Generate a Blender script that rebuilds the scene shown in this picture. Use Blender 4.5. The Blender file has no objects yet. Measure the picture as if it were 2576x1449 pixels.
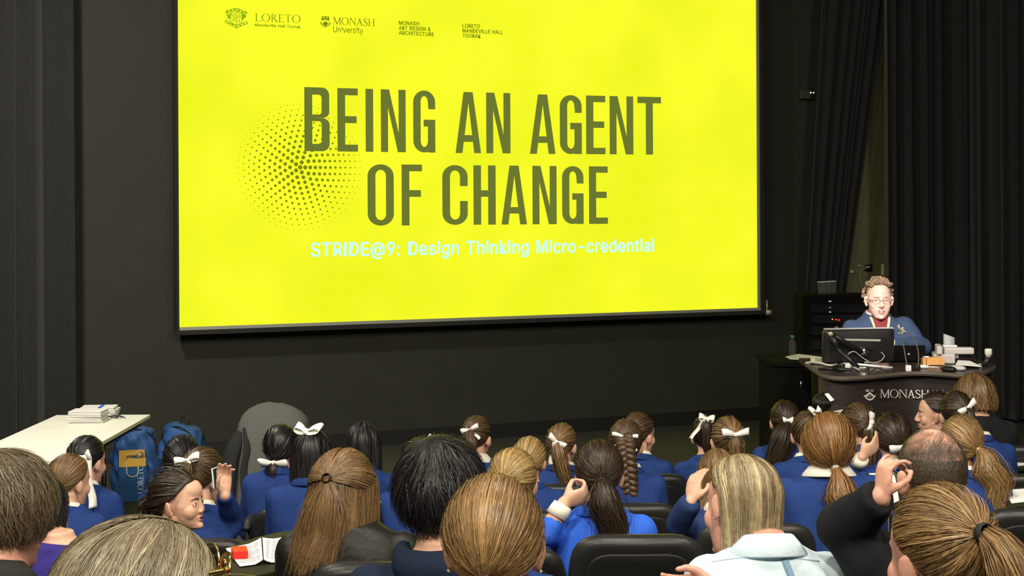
import bpy, math, random
import numpy as np
from mathutils import Vector
from mathutils.bvhtree import BVHTree
C = bpy.context.scene.collection
SC = bpy.context.scene
rng = np.random.default_rng(7)
random.seed(7)
rad = math.radians
# ---------------------------------------------------------------- camera, world, exposure, main lights
F = 3870.0; H = 2.25; HOR = 532.0; ROLL = 0.005
CAM = np.array([0.0, 0.0, H])
cd = bpy.data.cameras.new('camera'); cam = bpy.data.objects.new('camera', cd); C.objects.link(cam)
cd.sensor_fit = 'HORIZONTAL'; cd.sensor_width = 36.0; cd.lens = F / 2576 * 36.0
cd.shift_y = -(724.5 - HOR) / 2576; cd.clip_start = 0.05; cd.clip_end = 100
_R = np.array([1, 0, -ROLL]); _R = _R / np.linalg.norm(_R); _U = np.array([ROLL, 0, 1]); _U = _U / np.linalg.norm(_U)
from mathutils import Matrix
cam.matrix_world = Matrix(((_R[0], _U[0], 0, 0), (0, 0, -1, 0), (_R[2], _U[2], 0, H), (0, 0, 0, 1)))
SC.camera = cam
SC.view_settings.view_transform = 'Standard'; SC.view_settings.look = 'None'
SC.view_settings.gamma = 1; SC.view_settings.use_curve_mapping = False; SC.view_settings.exposure = 0.0
w = bpy.data.worlds.new('world'); SC.world = w; w.use_nodes = True
w.node_tree.nodes['Background'].inputs[0].default_value = (1.0, 0.96, 0.88, 1); w.node_tree.nodes['Background'].inputs[1].default_value = 0.012

def light(name, kind, loc, target, energy, color, size=0.5, **kw):
    l = bpy.data.lights.new(name, kind); o = bpy.data.objects.new(name, l); C.objects.link(o)
    o.location = loc; o.rotation_euler = (Vector(target) - Vector(loc)).to_track_quat('-Z', 'Y').to_euler()
    l.energy = energy; l.color = color
    if kind == 'AREA': l.shape = 'DISK'; l.size = size; l.spread = kw.get('spread', math.pi)
    if kind == 'SPOT': l.spot_size = kw['angle']; l.spot_blend = kw.get('blend', .5); l.shadow_soft_size = size
    return o
WARM = (1.0, 0.92, 0.76)
for i, x in enumerate((-2.6, 0.2, 3.0)):      # house lights over the rear and the middle seats
    light('house_light', 'AREA', (x, 0.3, 4.9), (x * .8, 4.6, 1.2), 150, WARM, .45)
    light('house_light', 'AREA', (x, 4.2, 4.9), (x * .9, 8.2, 1.0), 120, WARM, .45)
light('table_fill', 'AREA', (-3.4, 9.0, 5.2), (-3.3, 11.3, .8), 270, (1, .94, .84), .4)  # unseen fill lamp, added to brighten the table, left wall and curtain
light('speaker_spot', 'SPOT', (1.2, 4.4, 4.6), (2.42, 10.2, 1.62), 2300, (1.0, .88, .85), .08, angle=rad(9), blend=.55)
light('lectern_spot', 'SPOT', (3.2, 5.6, 5.2), (2.50, 9.65, 1.32), 380, (1.0, .95, .86), .08, angle=rad(12.5), blend=.5)

def ray(px, py):
    return np.array([0, 1.0, 0]) + (px - 1288) / F * _R + (HOR - py) / F * _U
def at(px, py, Y): return CAM + Y * ray(px, py)
def atz(px, py, z):
    d = ray(px, py); return CAM + d * ((z - H) / d[2])

# ---------------------------------------------------------------- mesh helpers
def nz(v): return v / (np.linalg.norm(v, axis=-1, keepdims=True) + 1e-12)
class MB:
    def __init__(s): s.V = []; s.Fc = []; s.A = []; s.n = 0
    def add(s, V, faces, a=0.5):
        V = np.asarray(V, float).reshape(-1, 3)
        s.V.append(V); s.A.append(np.full(len(V), a) if np.isscalar(a) else np.asarray(a, float))
        if isinstance(faces, np.ndarray): s.Fc.extend((faces + s.n).tolist())
        else: s.Fc.extend([[i + s.n for i in f] for f in faces])
        s.n += len(V); return s
    def loft(s, rings, cap=True, closed=True, a=0.5):
        R = np.asarray(rings, float); k, n = R.shape[:2]
        i = np.arange(k - 1)[:, None]; j = np.arange(n if closed else n - 1)[None, :]; j2 = (j + 1) % n
        q = np.stack([i * n + j, i * n + j2, (i + 1) * n + j2, (i + 1) * n + j], -1).reshape(-1, 4)
        f = q.tolist()
        if cap and closed: f.append(list(range(n))[::-1]); f.append([(k - 1) * n + m for m in range(n)])
        return s.add(R.reshape(-1, 3), f, a)
    def tube(s, path, r, n=8, ball=False, flat=1.0, cap=True, a=0.5):
        P = np.asarray(path, float); k = len(P); r = np.broadcast_to(np.asarray(r, float), (k,))
        T = nz(np.gradient(P, axis=0)); up = np.array([0, 0, 1.0]) if abs(T[0][2]) < .9 else np.array([1.0, 0, 0])
        rings = []; u = nz(np.cross(T[0], up)); th = np.arange(n) * 2 * np.pi / n
        for i in range(k):
            u = nz(u - T[i] * np.dot(u, T[i])); v = np.cross(T[i], u)
            rings.append(P[i] + r[i] * (np.cos(th)[:, None] * u + flat * np.sin(th)[:, None] * v))
        s.loft(rings, cap, True, a)
        if ball:
            for i in range(k): s.ell(P[i], (r[i],) * 3, n=n)
        return s
    def ell(s, c, r, R=None, n=12, m=8, a=0.5):
        th = np.arange(n) * 2 * np.pi / n; rings = []
        for i in range(m + 1):
            p = math.pi * (0.02 + .96 * i / m)
            q = np.stack([np.sin(p) * np.cos(th) * r[0], np.sin(p) * np.sin(th) * r[1], np.full(n, -math.cos(p) * r[2])], -1)
            if R is not None: q = q @ R.T
            rings.append(q + np.asarray(c, float))
        return s.loft(rings, True, True, a)
    def box(s, c, d, R=None, a=0.5):
        x, y, z = np.asarray(d, float) / 2
        V = np.array([[-x, -y, -z], [x, -y, -z], [x, y, -z], [-x, y, -z], [-x, -y, z], [x, -y, z], [x, y, z], [-x, y, z]])
        if R is not None: V = V @ np.asarray(R).T
        return s.add(V + np.asarray(c, float), [[3, 2, 1, 0], [4, 5, 6, 7], [0, 1, 5, 4], [1, 2, 6, 5], [2, 3, 7, 6], [3, 0, 4, 7]], a)
    def prism(s, poly, vec, a=0.5):
        P = np.asarray(poly, float); n = len(P)
        return s.add(np.vstack([P, P + np.asarray(vec, float)]), [list(range(n))[::-1], list(range(n, 2 * n))] + [[i, (i + 1) % n, n + (i + 1) % n, n + i] for i in range(n)], a)
    def lathe(s, c, prof, n=20, a=0.5):
        th = np.arange(n) * 2 * np.pi / n
        return s.loft([np.stack([np.cos(th) * r, np.sin(th) * r, np.full(n, z)], -1) + np.asarray(c, float) for r, z in prof], True, True, a)
    def mesh(s, name, base=None, smooth=True, attr=False):
        V = np.vstack(s.V)
        if base is not None: V = V - base
        me = bpy.data.meshes.new(name); me.from_pydata(V.tolist(), [], s.Fc)
        if smooth: me.polygons.foreach_set('use_smooth', np.ones(len(me.polygons), bool))
        if attr:
            at_ = me.attributes.new('strand', 'FLOAT', 'POINT'); at_.data.foreach_set('value', np.concatenate(s.A).astype(np.float32))
        me.update(); return me
def obj(name, me, mat=None, parent=None, base=None, bevel=0, smooth=True, attr=False, kind=None):
    """links ONE mesh object; me is a mesh or an MB in world coordinates (base = origin)"""
    if isinstance(me, MB): me = me.mesh(name, base, smooth, attr)
    o = bpy.data.objects.new(name, me); C.objects.link(o)
    if mat and not len(me.materials): me.materials.append(mat)
    if parent is not None:
        o.parent = parent
    elif base is not None: o.location = base
    if bevel:
        b = o.modifiers.new('bevel', 'BEVEL'); b.width = bevel; b.segments = 2; b.limit_method = 'ANGLE'; b.angle_limit = rad(35)
    if kind: o['kind'] = kind
    return o
def thing(name, label, cat, base, group=None):
    o = bpy.data.objects.new(name, None); C.objects.link(o); o.location = base; o.empty_display_size = .1
    return tag(o, label, cat, group)
def tag(o, label, cat, group=None):
    o['label'] = label; o['category'] = cat
    if group: o['group'] = group
    return o
def struct(name, mb, mat, **k):
    o = obj(name, mb, mat, **k); o['kind'] = 'structure'; return o
def Rz(a): c, s = math.cos(a), math.sin(a); return np.array([[c, -s, 0], [s, c, 0], [0, 0, 1.0]])
def Rx(a): c, s = math.cos(a), math.sin(a); return np.array([[1.0, 0, 0], [0, c, -s], [0, s, c]])
def Ry(a): c, s = math.cos(a), math.sin(a); return np.array([[c, 0, s], [0, 1.0, 0], [-s, 0, c]])
def bez(pts, n=16):
    P = np.asarray(pts, float); t = np.linspace(0, 1, n)[:, None]; d = len(P) - 1
    return sum(math.comb(d, i) * (1 - t) ** (d - i) * t ** i * P[i] for i in range(d + 1))
def spline(pts, n=20):
    P = np.asarray(pts, float); t = np.linspace(0, len(P) - 1, n); out = []
    for x in t:
        i = min(int(x), len(P) - 2); u = x - i
        p0 = P[max(i - 1, 0)]; p1 = P[i]; p2 = P[i + 1]; p3 = P[min(i + 2, len(P) - 1)]
        out.append(.5 * (2 * p1 + (p2 - p0) * u + (2 * p0 - 5 * p1 + 4 * p2 - p3) * u * u + (3 * p1 - p0 - 3 * p2 + p3) * u ** 3))
    return np.array(out)

# ---------------------------------------------------------------- materials
MATS = {}
def mat(name, col, rough=.6, metal=0.0, spec=.5, noise=0, nscale=20, bump=0, bscale=60, sheen=0, emit=None, trans=0, ior=1.45, coat=0, stretch=None):
    if name in MATS: return MATS[name]
    m = bpy.data.materials.new(name); m.use_nodes = True; nt = m.node_tree; b = nt.nodes['Principled BSDF']
    b.inputs['Base Color'].default_value = (*col, 1); b.inputs['Roughness'].default_value = rough; b.inputs['Metallic'].default_value = metal
    b.inputs['Specular IOR Level'].default_value = spec; b.inputs['IOR'].default_value = ior
    if sheen: b.inputs['Sheen Weight'].default_value = sheen
    if trans: b.inputs['Transmission Weight'].default_value = trans
    if coat: b.inputs['Coat Weight'].default_value = coat
    if emit: b.inputs['Emission Color'].default_value = (*emit[:3], 1); b.inputs['Emission Strength'].default_value = emit[3]
    if noise or bump:
        tc = nt.nodes.new('ShaderNodeTexCoord'); vec = tc.outputs['Object']
        if stretch:
            mp = nt.nodes.new('ShaderNodeMapping'); mp.inputs['Scale'].default_value = stretch; nt.links.new(vec, mp.inputs[0]); vec = mp.outputs[0]
    if noise:
        n = nt.nodes.new('ShaderNodeTexNoise'); n.inputs['Scale'].default_value = nscale; n.inputs['Detail'].default_value = 5; nt.links.new(vec, n.inputs['Vector'])
        r = nt.nodes.new('ShaderNodeMapRange'); r.inputs[1].default_value = .3; r.inputs[2].default_value = .7; r.inputs[3].default_value = 1 - noise; r.inputs[4].default_value = 1 + noise; nt.links.new(n.outputs[0], r.inputs[0])
        x = nt.nodes.new('ShaderNodeVectorMath'); x.operation = 'SCALE'; x.inputs[0].default_value = col; nt.links.new(r.outputs[0], x.inputs['Scale']); nt.links.new(x.outputs[0], b.inputs['Base Color'])
    if bump:
        n2 = nt.nodes.new('ShaderNodeTexNoise'); n2.inputs['Scale'].default_value = bscale; n2.inputs['Detail'].default_value = 4; nt.links.new(vec, n2.inputs['Vector'])
        bp = nt.nodes.new('ShaderNodeBump'); bp.inputs['Strength'].default_value = bump; bp.inputs['Distance'].default_value = .01; nt.links.new(n2.outputs[0], bp.inputs['Height']); nt.links.new(bp.outputs[0], b.inputs['Normal'])
    MATS[name] = m; return m
def emitm(name, col, k=1.0):
    if name in MATS: return MATS[name]
    m = bpy.data.materials.new(name); m.use_nodes = True; nt = m.node_tree; nt.nodes.clear()
    e = nt.nodes.new('ShaderNodeEmission'); o = nt.nodes.new('ShaderNodeOutputMaterial'); e.inputs[0].default_value = (*col, 1); e.inputs[1].default_value = k; nt.links.new(e.outputs[0], o.inputs[0])
    MATS[name] = m; return m
def hairmat(name, dark, light, rough=.42, spec=.5):
    k = 'hair_' + name
    if k in MATS: return MATS[k]
    m = bpy.data.materials.new(k); m.use_nodes = True; nt = m.node_tree; b = nt.nodes['Principled BSDF']
    a = nt.nodes.new('ShaderNodeAttribute'); a.attribute_name = 'strand'
    tc = nt.nodes.new('ShaderNodeTexCoord'); n = nt.nodes.new('ShaderNodeTexNoise'); n.inputs['Scale'].default_value = 45; n.inputs['Detail'].default_value = 3; nt.links.new(tc.outputs['Object'], n.inputs['Vector'])
    mx = nt.nodes.new('ShaderNodeMath'); mx.operation = 'MULTIPLY_ADD'; mx.inputs[1].default_value = .35; nt.links.new(n.outputs[0], mx.inputs[0]); 
    sb = nt.nodes.new('ShaderNodeMath'); sb.operation = 'SUBTRACT'; sb.inputs[1].default_value = .175; nt.links.new(a.outputs['Fac'], sb.inputs[0]); nt.links.new(sb.outputs[0], mx.inputs[2])
    r = nt.nodes.new('ShaderNodeValToRGB'); r.color_ramp.elements[0].color = (*dark, 1); r.color_ramp.elements[1].color = (*light, 1)
    mid = r.color_ramp.elements.new(.55); mid.color = (*[(x * .65 + y * .35) for x, y in zip(dark, light)], 1)
    nt.links.new(mx.outputs[0], r.inputs[0]); nt.links.new(r.outputs[0], b.inputs['Base Color'])
    b.inputs['Roughness'].default_value = rough; b.inputs['Specular IOR Level'].default_value = spec
    MATS[k] = m; return m
HAIR = dict(
    black=((.004, .0035, .0035), (.035, .032, .033)), darkbrown=((.012, .007, .004), (.075, .045, .024)),
    brown=((.03, .016, .007), (.19, .11, .05)), ltbrown=((.05, .026, .010), (.40, .235, .10)), honey=((.07, .034, .012), (.70, .43, .18)),
    blonde=((.17, .10, .032), (.68, .47, .19)), ash=((.075, .050, .022), (.88, .70, .41)), red=((.11, .05, .014), (.50, .26, .085)),
    greyblonde=((.085, .062, .034), (.62, .52, .34)), grey=((.05, .034, .018), (.34, .255, .15)), buzz=((.035, .024, .015), (.20, .155, .11)), curl=((.16, .10, .055), (.55, .42, .28)))
def hm(c): return hairmat(c, *HAIR[c], rough=.42, spec=.42 if c == 'black' else .45)
SKIN = mat('skin', (.62, .36, .25), .5, noise=.08, nscale=30, bump=.05, bscale=300)
SKINP = mat('skin_pink', (.66, .34, .25), .48, noise=.10, nscale=40, bump=.05, bscale=300)
SKINO = mat('skin_olive', (.50, .29, .17), .5, noise=.06, nscale=30)
BLAZER = mat('blazer_wool', (.015, .040, .168), .85, spec=.2, noise=.12, nscale=260, bump=.10, bscale=30)
POLO = mat('polo_cotton', (.025, .115, .62), .75, spec=.3, noise=.06, nscale=200, bump=.15, bscale=22)
KNIT = mat('navy_knit', (.018, .038, .12), .9, spec=.2, noise=.2, nscale=300, bump=.2, bscale=150)
DENIM = mat('pale_denim', (.60, .72, .80), .85, spec=.2, noise=.10, nscale=14, bump=.35, bscale=24)
BLACKF = mat('black_fleece', (.010, .011, .013), .9, spec=.25, noise=.15, nscale=150, bump=.25, bscale=14)
NAVYF = mat('navy_fleece', (.010, .018, .038), .9, spec=.2, noise=.15, nscale=200, bump=.25, bscale=14)
LEATHER = mat('black_leather', (.009, .0085, .006), .5, spec=.32, bump=.35, bscale=28)
PURPLE = mat('purple_knit', (.028, .018, .17), .8, spec=.3, noise=.15, nscale=40, bump=.3, bscale=20)
CHARC = mat('charcoal_wool', (.03, .03, .028), .9, spec=.2, noise=.15, nscale=90, bump=.3, bscale=26)
WHITEC = mat('white_cotton', (.74, .71, .62), .8, spec=.3, noise=.04, nscale=60)
RIBBON = mat('white_ribbon', (.82, .80, .76), .55, spec=.4, noise=.04, nscale=50, bump=.1, bscale=60)
SKIRT = mat('dark_skirt', (.012, .016, .035), .9, noise=.1, nscale=100)
VINYL = mat('chair_vinyl', (.017, .017, .016), .40, spec=.5, bump=.08, bscale=220)
VSHELL = mat('chair_shell', (.010, .010, .010), .55, spec=.4, bump=.1, bscale=300)
BLK = mat('black_plastic', (.012, .012, .012), .4)
BLKM = mat('black_metal', (.02, .02, .02), .35, metal=.6)
CHROME = mat('chrome', (.8, .8, .8), .18, metal=1)
GOLD = mat('gold_metal', (.8, .55, .2), .25, metal=1)
WHITEP = mat('white_plastic', (.78, .78, .76), .4)
PAPER = mat('paper', (.82, .82, .80), .8, noise=.02, nscale=10)
# ---------------------------------------------------------------- room shell
YAW = math.atan2(1, 2.347); DIR = np.array([math.cos(YAW), math.sin(YAW), 0]); NRM = np.array([math.sin(YAW), -math.cos(YAW), 0]); UP = np.array([0, 0, 1.0])
W0 = np.array([-2.54, 14.29, 0.0])
def wallpt(px, py, off=0.0):
    d = ray(px, py); P0 = W0 + NRM * off; t = np.dot(P0 - CAM, NRM) / np.dot(d, NRM); return CAM + t * d
CEIL = 5.7
WALLM = mat('wall_black_paint', (.029, .030, .022), .75, spec=.3, noise=.08, nscale=3, bump=.08, bscale=120)
FLOORM = mat('floor_carpet', (.055, .056, .042), .95, spec=.15, noise=.22, nscale=90, bump=.3, bscale=260)
CURT = mat('curtain_velour', (.017, .0175, .0165), .92, spec=.15, noise=.2, nscale=60, sheen=.12)
struct('wall_front', MB().prism([W0 - DIR * 4.2, W0 + DIR * 9.0, W0 + DIR * 9.0 - NRM * .25, W0 - DIR * 4.2 - NRM * .25], (0, 0, CEIL)), WALLM, smooth=False)
struct('baseboard_front', MB().prism([W0 - DIR * 4.0 + NRM * .02, W0 + DIR * 7.4 + NRM * .02, W0 + DIR * 7.4, W0 - DIR * 4.0], (0, 0, .14)), mat('baseboard_black', (.008, .008, .007), .6), smooth=False)
rows_y = [(2.35, .70), (3.30, .58), (4.30, .46), (5.28, .34), (6.25, .20), (6.98, .10), (7.95, .05)]   # (front edge Y, height)
def floorz(Y):
    for y, z in rows_y:
        if Y < y: return z
    return 0.0
struct('floor', MB().prism([(-7, -2.5, -.1), (9, -2.5, -.1), (9, 19, -.1), (-7, 19, -.1)], (0, 0, .1)), FLOORM, smooth=False)
yprev = -2.5
for i, (y, z) in enumerate(rows_y):
    struct('floor_step', MB().prism([(-6.5, yprev, .0), (6.8, yprev, .0), (6.8, y, .0), (-6.5, y, .0)], (0, 0, z)), FLOORM, smooth=False)
    yprev = y
struct('ceiling', MB().prism([(-7, -2.5, CEIL), (9, -2.5, CEIL), (9, 19, CEIL), (-7, 19, CEIL)], (0, 0, .15)), mat('ceiling_black', (.02, .02, .02), .9), smooth=False)
LW = wallpt(181, 700); RW0 = W0 + DIR * 8.6
struct('wall_left', MB().prism([(-6.6, -2.5, 0), (-6.6, 12.9, 0), (-6.75, 12.9, 0), (-6.75, -2.5, 0)], (0, 0, CEIL)), WALLM, smooth=False)
struct('wall_right', MB().prism([RW0, RW0 + NRM * 12, RW0 + NRM * 12 + DIR * .2, RW0 + DIR * .2], (0, 0, CEIL)), WALLM, smooth=False)
struct('wall_back', MB().prism([(-7, -2.5, 0), (9, -2.5, 0), (9, -2.7, 0), (-7, -2.7, 0)], (0, 0, CEIL)), WALLM, smooth=False)

def curtain(name, label, bot, top, amp, n_pleat, seed, thick=.012, zb=.04, zt=CEIL - .05, sharp=1.6, m=None):
    """bot/top: plan polylines (same count) at hem and at rail; pleats run between them"""
    r = np.random.default_rng(seed); n = n_pleat * 14; t = np.linspace(0, 1, n)
    b = np.array([np.interp(t, np.linspace(0, 1, len(bot)), np.array(bot)[:, k]) for k in (0, 1)]).T
    tp = np.array([np.interp(t, np.linspace(0, 1, len(top)), np.array(top)[:, k]) for k in (0, 1)]).T
    warp = np.cumsum(r.uniform(.35, 1.9, n_pleat)); warp = np.concatenate([[0], warp / warp[-1]]); ph = np.interp(t, warp, np.arange(n_pleat + 1))
    am = np.interp(t, np.linspace(0, 1, n_pleat + 1), r.uniform(.45, 1.25, n_pleat + 1)) * amp
    off = np.sign(np.cos(ph * 2 * np.pi)) * np.abs(np.cos(ph * 2 * np.pi)) ** (1 / sharp) * am + r.normal(0, amp * .03, n)
    rings = []; zs = np.linspace(zt, zb, 26)
    for z in zs:
        u = (zt - z) / (zt - zb); c = tp * (1 - u) + b * u
        tg = np.gradient(c, axis=0); tg /= np.linalg.norm(tg, axis=1, keepdims=True); nn = np.stack([tg[:, 1], -tg[:, 0]], -1)
        o = off * (.8 + .35 * u) + .012 * np.sin(3 * u + ph * 2.1)
        p = c + nn * o[:, None]; q = c + nn * (o - thick)[:, None]
        rings.append(np.vstack([np.column_stack([p, np.full(n, z)]), np.column_stack([q[::-1], np.full(n, z)])]))
    base = np.array([*np.mean(bot, axis=0), 0])
    o = obj(name, MB().loft(rings), m or CURT, base=base)
    tag(o, label, 'curtain'); return o
def P2(p): return [p[0], p[1]]
# left curtain, in front of the front wall's left end
a0 = W0 + NRM * .30; LC = wallpt(179, 700, .30)
curtain('stage_curtain', 'black pleated curtain at the far left behind the white table', [P2(LC - DIR * 2.1 + NRM * .5), P2(LC)], [P2(LC - DIR * 2.1 + NRM * .5), P2(LC)], .085, 9, 3, sharp=.9, m=mat('curtain_velour_lit', (.022, .022, .020), .92, spec=.15, noise=.2, nscale=60, sheen=.15))  # lit copy of the velour, its extra brightness put into the colour
# right curtains: one hanging in heavy pleats on the side, one swept aside to the left of the gap
RC = wallpt(2226, 500, 1.0)
_rc = [P2(RC), P2(RC + DIR * .9 + NRM * .10), P2(RC + DIR * 1.6 + NRM * .5), P2(RC + DIR * 2.1 + NRM * 1.6), P2(RC + DIR * 2.3 + NRM * 3.2)]
curtain('stage_curtain', 'black pleated curtain at the right behind the speaker and lectern', _rc, _rc, .11, 21, 11, sharp=1.15)
SWb = [P2(wallpt(2005, 900, .55)), P2(wallpt(2075, 900, .55))]
SWt = [P2(wallpt(2085, 100, .55)), P2(wallpt(2265, 100, .55))]
curtain('stage_curtain', 'black curtain swept aside left of the olive-lit gap', SWb, SWt, .05, 7, 5)
# wall showing through the gap, the screen's olive light put into its colour
struct('lit_wall_panel_1', MB().prism([wallpt(2085, 700, .03) * [1, 1, 0], wallpt(2300, 700, .03) * [1, 1, 0], wallpt(2300, 700, .0) * [1, 1, 0], wallpt(2085, 700, .0) * [1, 1, 0]], (0, 0, 4.4)), mat('gap_wall_lit', (.16, .15, .075), .8, noise=.05, nscale=4), smooth=False)

# ---------------------------------------------------------------- projection screen with the slide
SOFF = .24
SL = wallpt(452, 700, SOFF); SR = wallpt(1905, 700, SOFF)
bl = wallpt(452, 822, SOFF); br = wallpt(1905, 775, SOFF); zb = (bl[2] + br[2]) / 2
S0 = np.array([bl[0], bl[1], 0]); SW = np.linalg.norm((br - bl)[:2]); SH = SW * .63
print('screen', zb, bl[2], br[2], SW, 'wall Y', S0)
def suv(px, py):
    p = wallpt(px, py, SOFF); return np.dot(p - S0, DIR), p[2]
def s3(u, v, off=0.0): return S0 + DIR * u + UP * v + NRM * off
scr = thing('projection_screen', 'wide projection screen showing a yellow slide on the front wall', 'screen', s3(SW / 2, zb))
sb_ = np.array(scr.location)
YEL = bpy.data.materials.new('slide_yellow'); YEL.use_nodes = True
nt = YEL.node_tree; nt.nodes.clear(); e = nt.nodes.new('ShaderNodeEmission'); oo = nt.nodes.new('ShaderNodeOutputMaterial'); nt.links.new(e.outputs[0], oo.inputs[0])
tc = nt.nodes.new('ShaderNodeTexCoord'); nn_ = nt.nodes.new('ShaderNodeTexNoise'); nn_.inputs['Scale'].default_value = .9; nt.links.new(tc.outputs['Object'], nn_.inputs[0])
rp = nt.nodes.new('ShaderNodeValToRGB'); rp.color_ramp.elements[0].position = .35; rp.color_ramp.elements[1].position = .6
rp.color_ramp.elements[0].color = (.87, .93, .017, 1); rp.color_ramp.elements[1].color = (.98, 1.0, .026, 1); nt.links.new(nn_.outputs[0], rp.inputs[0]); nt.links.new(rp.outputs[0], e.inputs[0])
obj('screen_surface', MB().prism([s3(0, zb), s3(SW, zb), s3(SW, zb + SH), s3(0, zb + SH)], -NRM * .01), YEL, scr, sb_, smooth=False)
obj('screen_backing', MB().prism([s3(-.035, zb - .04, -.012), s3(SW + .03, zb - .04, -.012), s3(SW + .03, zb + SH + .05, -.012), s3(-.035, zb + SH + .05, -.012)], -NRM * .06), BLK, scr, sb_, smooth=False)
VEL = mat('screen_velvet', (.012, .012, .01), .8); ALU = mat('screen_alu', (.32, .33, .28), .5, metal=.3)
obj('frame_left', MB().prism([s3(-.03, zb - .03), s3(-.008, zb - .03), s3(-.008, zb + SH), s3(-.03, zb + SH)], NRM * .03), VEL, scr, sb_, smooth=False)
obj('frame_right', MB().prism([s3(SW, zb - .03), s3(SW + .03, zb - .03), s3(SW + .03, zb + SH), s3(SW, zb + SH)], NRM * .012), ALU, scr, sb_, smooth=False)
obj('frame_right_mask', MB().prism([s3(SW + .03, zb - .06), s3(SW + .075, zb - .06), s3(SW + .075, zb + SH), s3(SW + .03, zb + SH)], NRM * .035), VEL, scr, sb_, smooth=False)
obj('frame_bottom', MB().prism([s3(-.03, zb - .028), s3(SW + .03, zb - .028), s3(SW + .03, zb), s3(-.0, zb)], NRM * .02), ALU, scr, sb_, smooth=False)
obj('bottom_bar', MB().prism([s3(-.035, zb - .07), s3(SW + .08, zb - .07), s3(SW + .08, zb - .028), s3(-.035, zb - .028)], NRM * .025), VEL, scr, sb_, smooth=False)
obj('frame_top', MB().prism([s3(-.03, zb + SH), s3(SW + .03, zb + SH), s3(SW + .03, zb + SH + .12), s3(-.03, zb + SH + .12)], NRM * .05), VEL, scr, sb_, smooth=False)
hk = obj('latch', MB().tube([s3(SW + .10, zb - .06, .03), s3(SW + .10, zb + .08, .03)], .008).box(s3(SW + .12, zb - .05, .03), (.06, .03, .05)), mat('latch_metal', (.5, .48, .3), .4, metal=.5), scr, sb_)

# ---- glyph kits. A glyph is a list of polygons in a box 0..w x 0..1
def arc(cx, cy, rx, ry, a0, a1, n=14): return [(cx + rx * math.cos(rad(a)), cy + ry * math.sin(rad(a))) for a in np.linspace(a0, a1, n)]
def ringpoly(outer, inner):      # open band between two polylines of the same length -> quads
    return [[outer[i], outer[i + 1], inner[i + 1], inner[i]] for i in range(len(outer) - 1)]
def rect(x0, y0, x1, y1): return [(x0, y0), (x1, y0), (x1, y1), (x0, y1)]
t_ = .122; tv = .11
def stadium(w, a0=0):
    ro = w / 2; ri = ro - t_; ry = .19; ryi = ry - .09
    o = arc(ro, 1 - ry, ro, ry, 0, 180) + arc(ro, ry, ro, ry, 180, 360); i = arc(ro, 1 - ry, ri, ryi, 0, 180) + arc(ro, ry, ri, ryi, 180, 360)
    return o, i
def bigG():
    w = .365; o, i = stadium(w); n = 14
    pol = ringpoly([(w, .70)] + o[:28], [(w - t_ + .01, .70)] + i[:28]); 
    pol += [rect(w - t_ - .07, .42, w, .53), rect(w - t_, .0, w, .45)]
    pol += [[i[27], i[26], o[26], o[27]]] + ringpoly(o[14 + 7:28], i[14 + 7:28])
    return w, pol
def bigC():
    w = .405; o, i = stadium(w)
    return w, ringpoly([(w, .65)] + o + [(w, .40)], [(w - t_, .65)] + i + [(w - t_, .40)])
def bigO():
    w = .41; o, i = stadium(w); o.append(o[0]); i.append(i[0]); return w, ringpoly(o, i)
def bigB():
    w = .395; r = .11
    up_o = [(t_, 1)] + arc(w - .12, 1 - .12, .115, .12, 90, 0, 8) + arc(w - .12, .62, .115, .10, 0, -80, 8) + [(t_, .52)]
    up_i = [(t_, .885)] + arc(w - .17, .885 - .05, .045, .05, 90, 0, 8) + arc(w - .17, .625, .045, .05, 0, -90, 8) + [(t_, .575)]
    lo_o = [(t_, .52)] + arc(w - .12, .42, .12, .10, 80, 0, 8) + arc(w - .12, .12, .12, .12, 0, -90, 8) + [(t_, 0)]
    lo_i = [(t_, .47)] + arc(w - .17, .42, .045, .05, 90, 0, 8) + arc(w - .17, .165, .045, .05, 0, -90, 8) + [(t_, .115)]
    return w, [rect(0, 0, t_, 1)] + ringpoly(up_o, up_i) + ringpoly(lo_o, lo_i)
BIG = dict(B=bigB(), O=bigO(), C=bigC(), G=bigG(), I=(t_, [rect(0, 0, t_, 1)]),
    E=(.325, [rect(0, 0, t_, 1), rect(t_, 0, .325, tv), rect(t_, .45, .305, .45 + tv), rect(t_, 1 - tv, .325, 1)]),
    F=(.325, [rect(0, 0, t_, 1), rect(t_, .47, .305, .47 + tv), rect(t_, 1 - tv, .325, 1)]),
    T=(.41, [rect(.205 - t_ / 2, 0, .205 + t_ / 2, 1 - tv), rect(0, 1 - tv, .41, 1)]),
    H=(.36, [rect(0, 0, t_, 1), rect(.36 - t_, 0, .36, 1), rect(t_, .47, .36 - t_, .47 + tv)]),
    N=(.405, [rect(0, 0, .115, 1), rect(.405 - .115, 0, .405, 1), [(.115, 1), (.135, 1), (.29, .30), (.29, 0), (.275, 0), (.115, .72)]]),
    A=(.42, [[(0, 0), (.112, 0), (.214, .83), (.214, 1), (.135, 1)], [(.308, 0), (.42, 0), (.285, 1), (.214, 1), (.214, .83)], rect(.128, .185, .292, .295)]))
sf = .075; hn = .035     # serif kit
def stem(x, t=sf, y0=0, y1=1, s=.055): return [rect(x - t / 2, y0, x + t / 2, y1), rect(x - t / 2 - s, y0, x + t / 2 + s, y0 + hn), rect(x - t / 2 - s, y1 - hn, x + t / 2 + s, y1)]
def oval(cx, w, t=.085, h=.035):
    o = arc(cx, .5, w / 2, .515, 0, 360, 30); i = arc(cx, .5, w / 2 - t, .515 - h, 0, 360, 30); return ringpoly(o, i)
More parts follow.
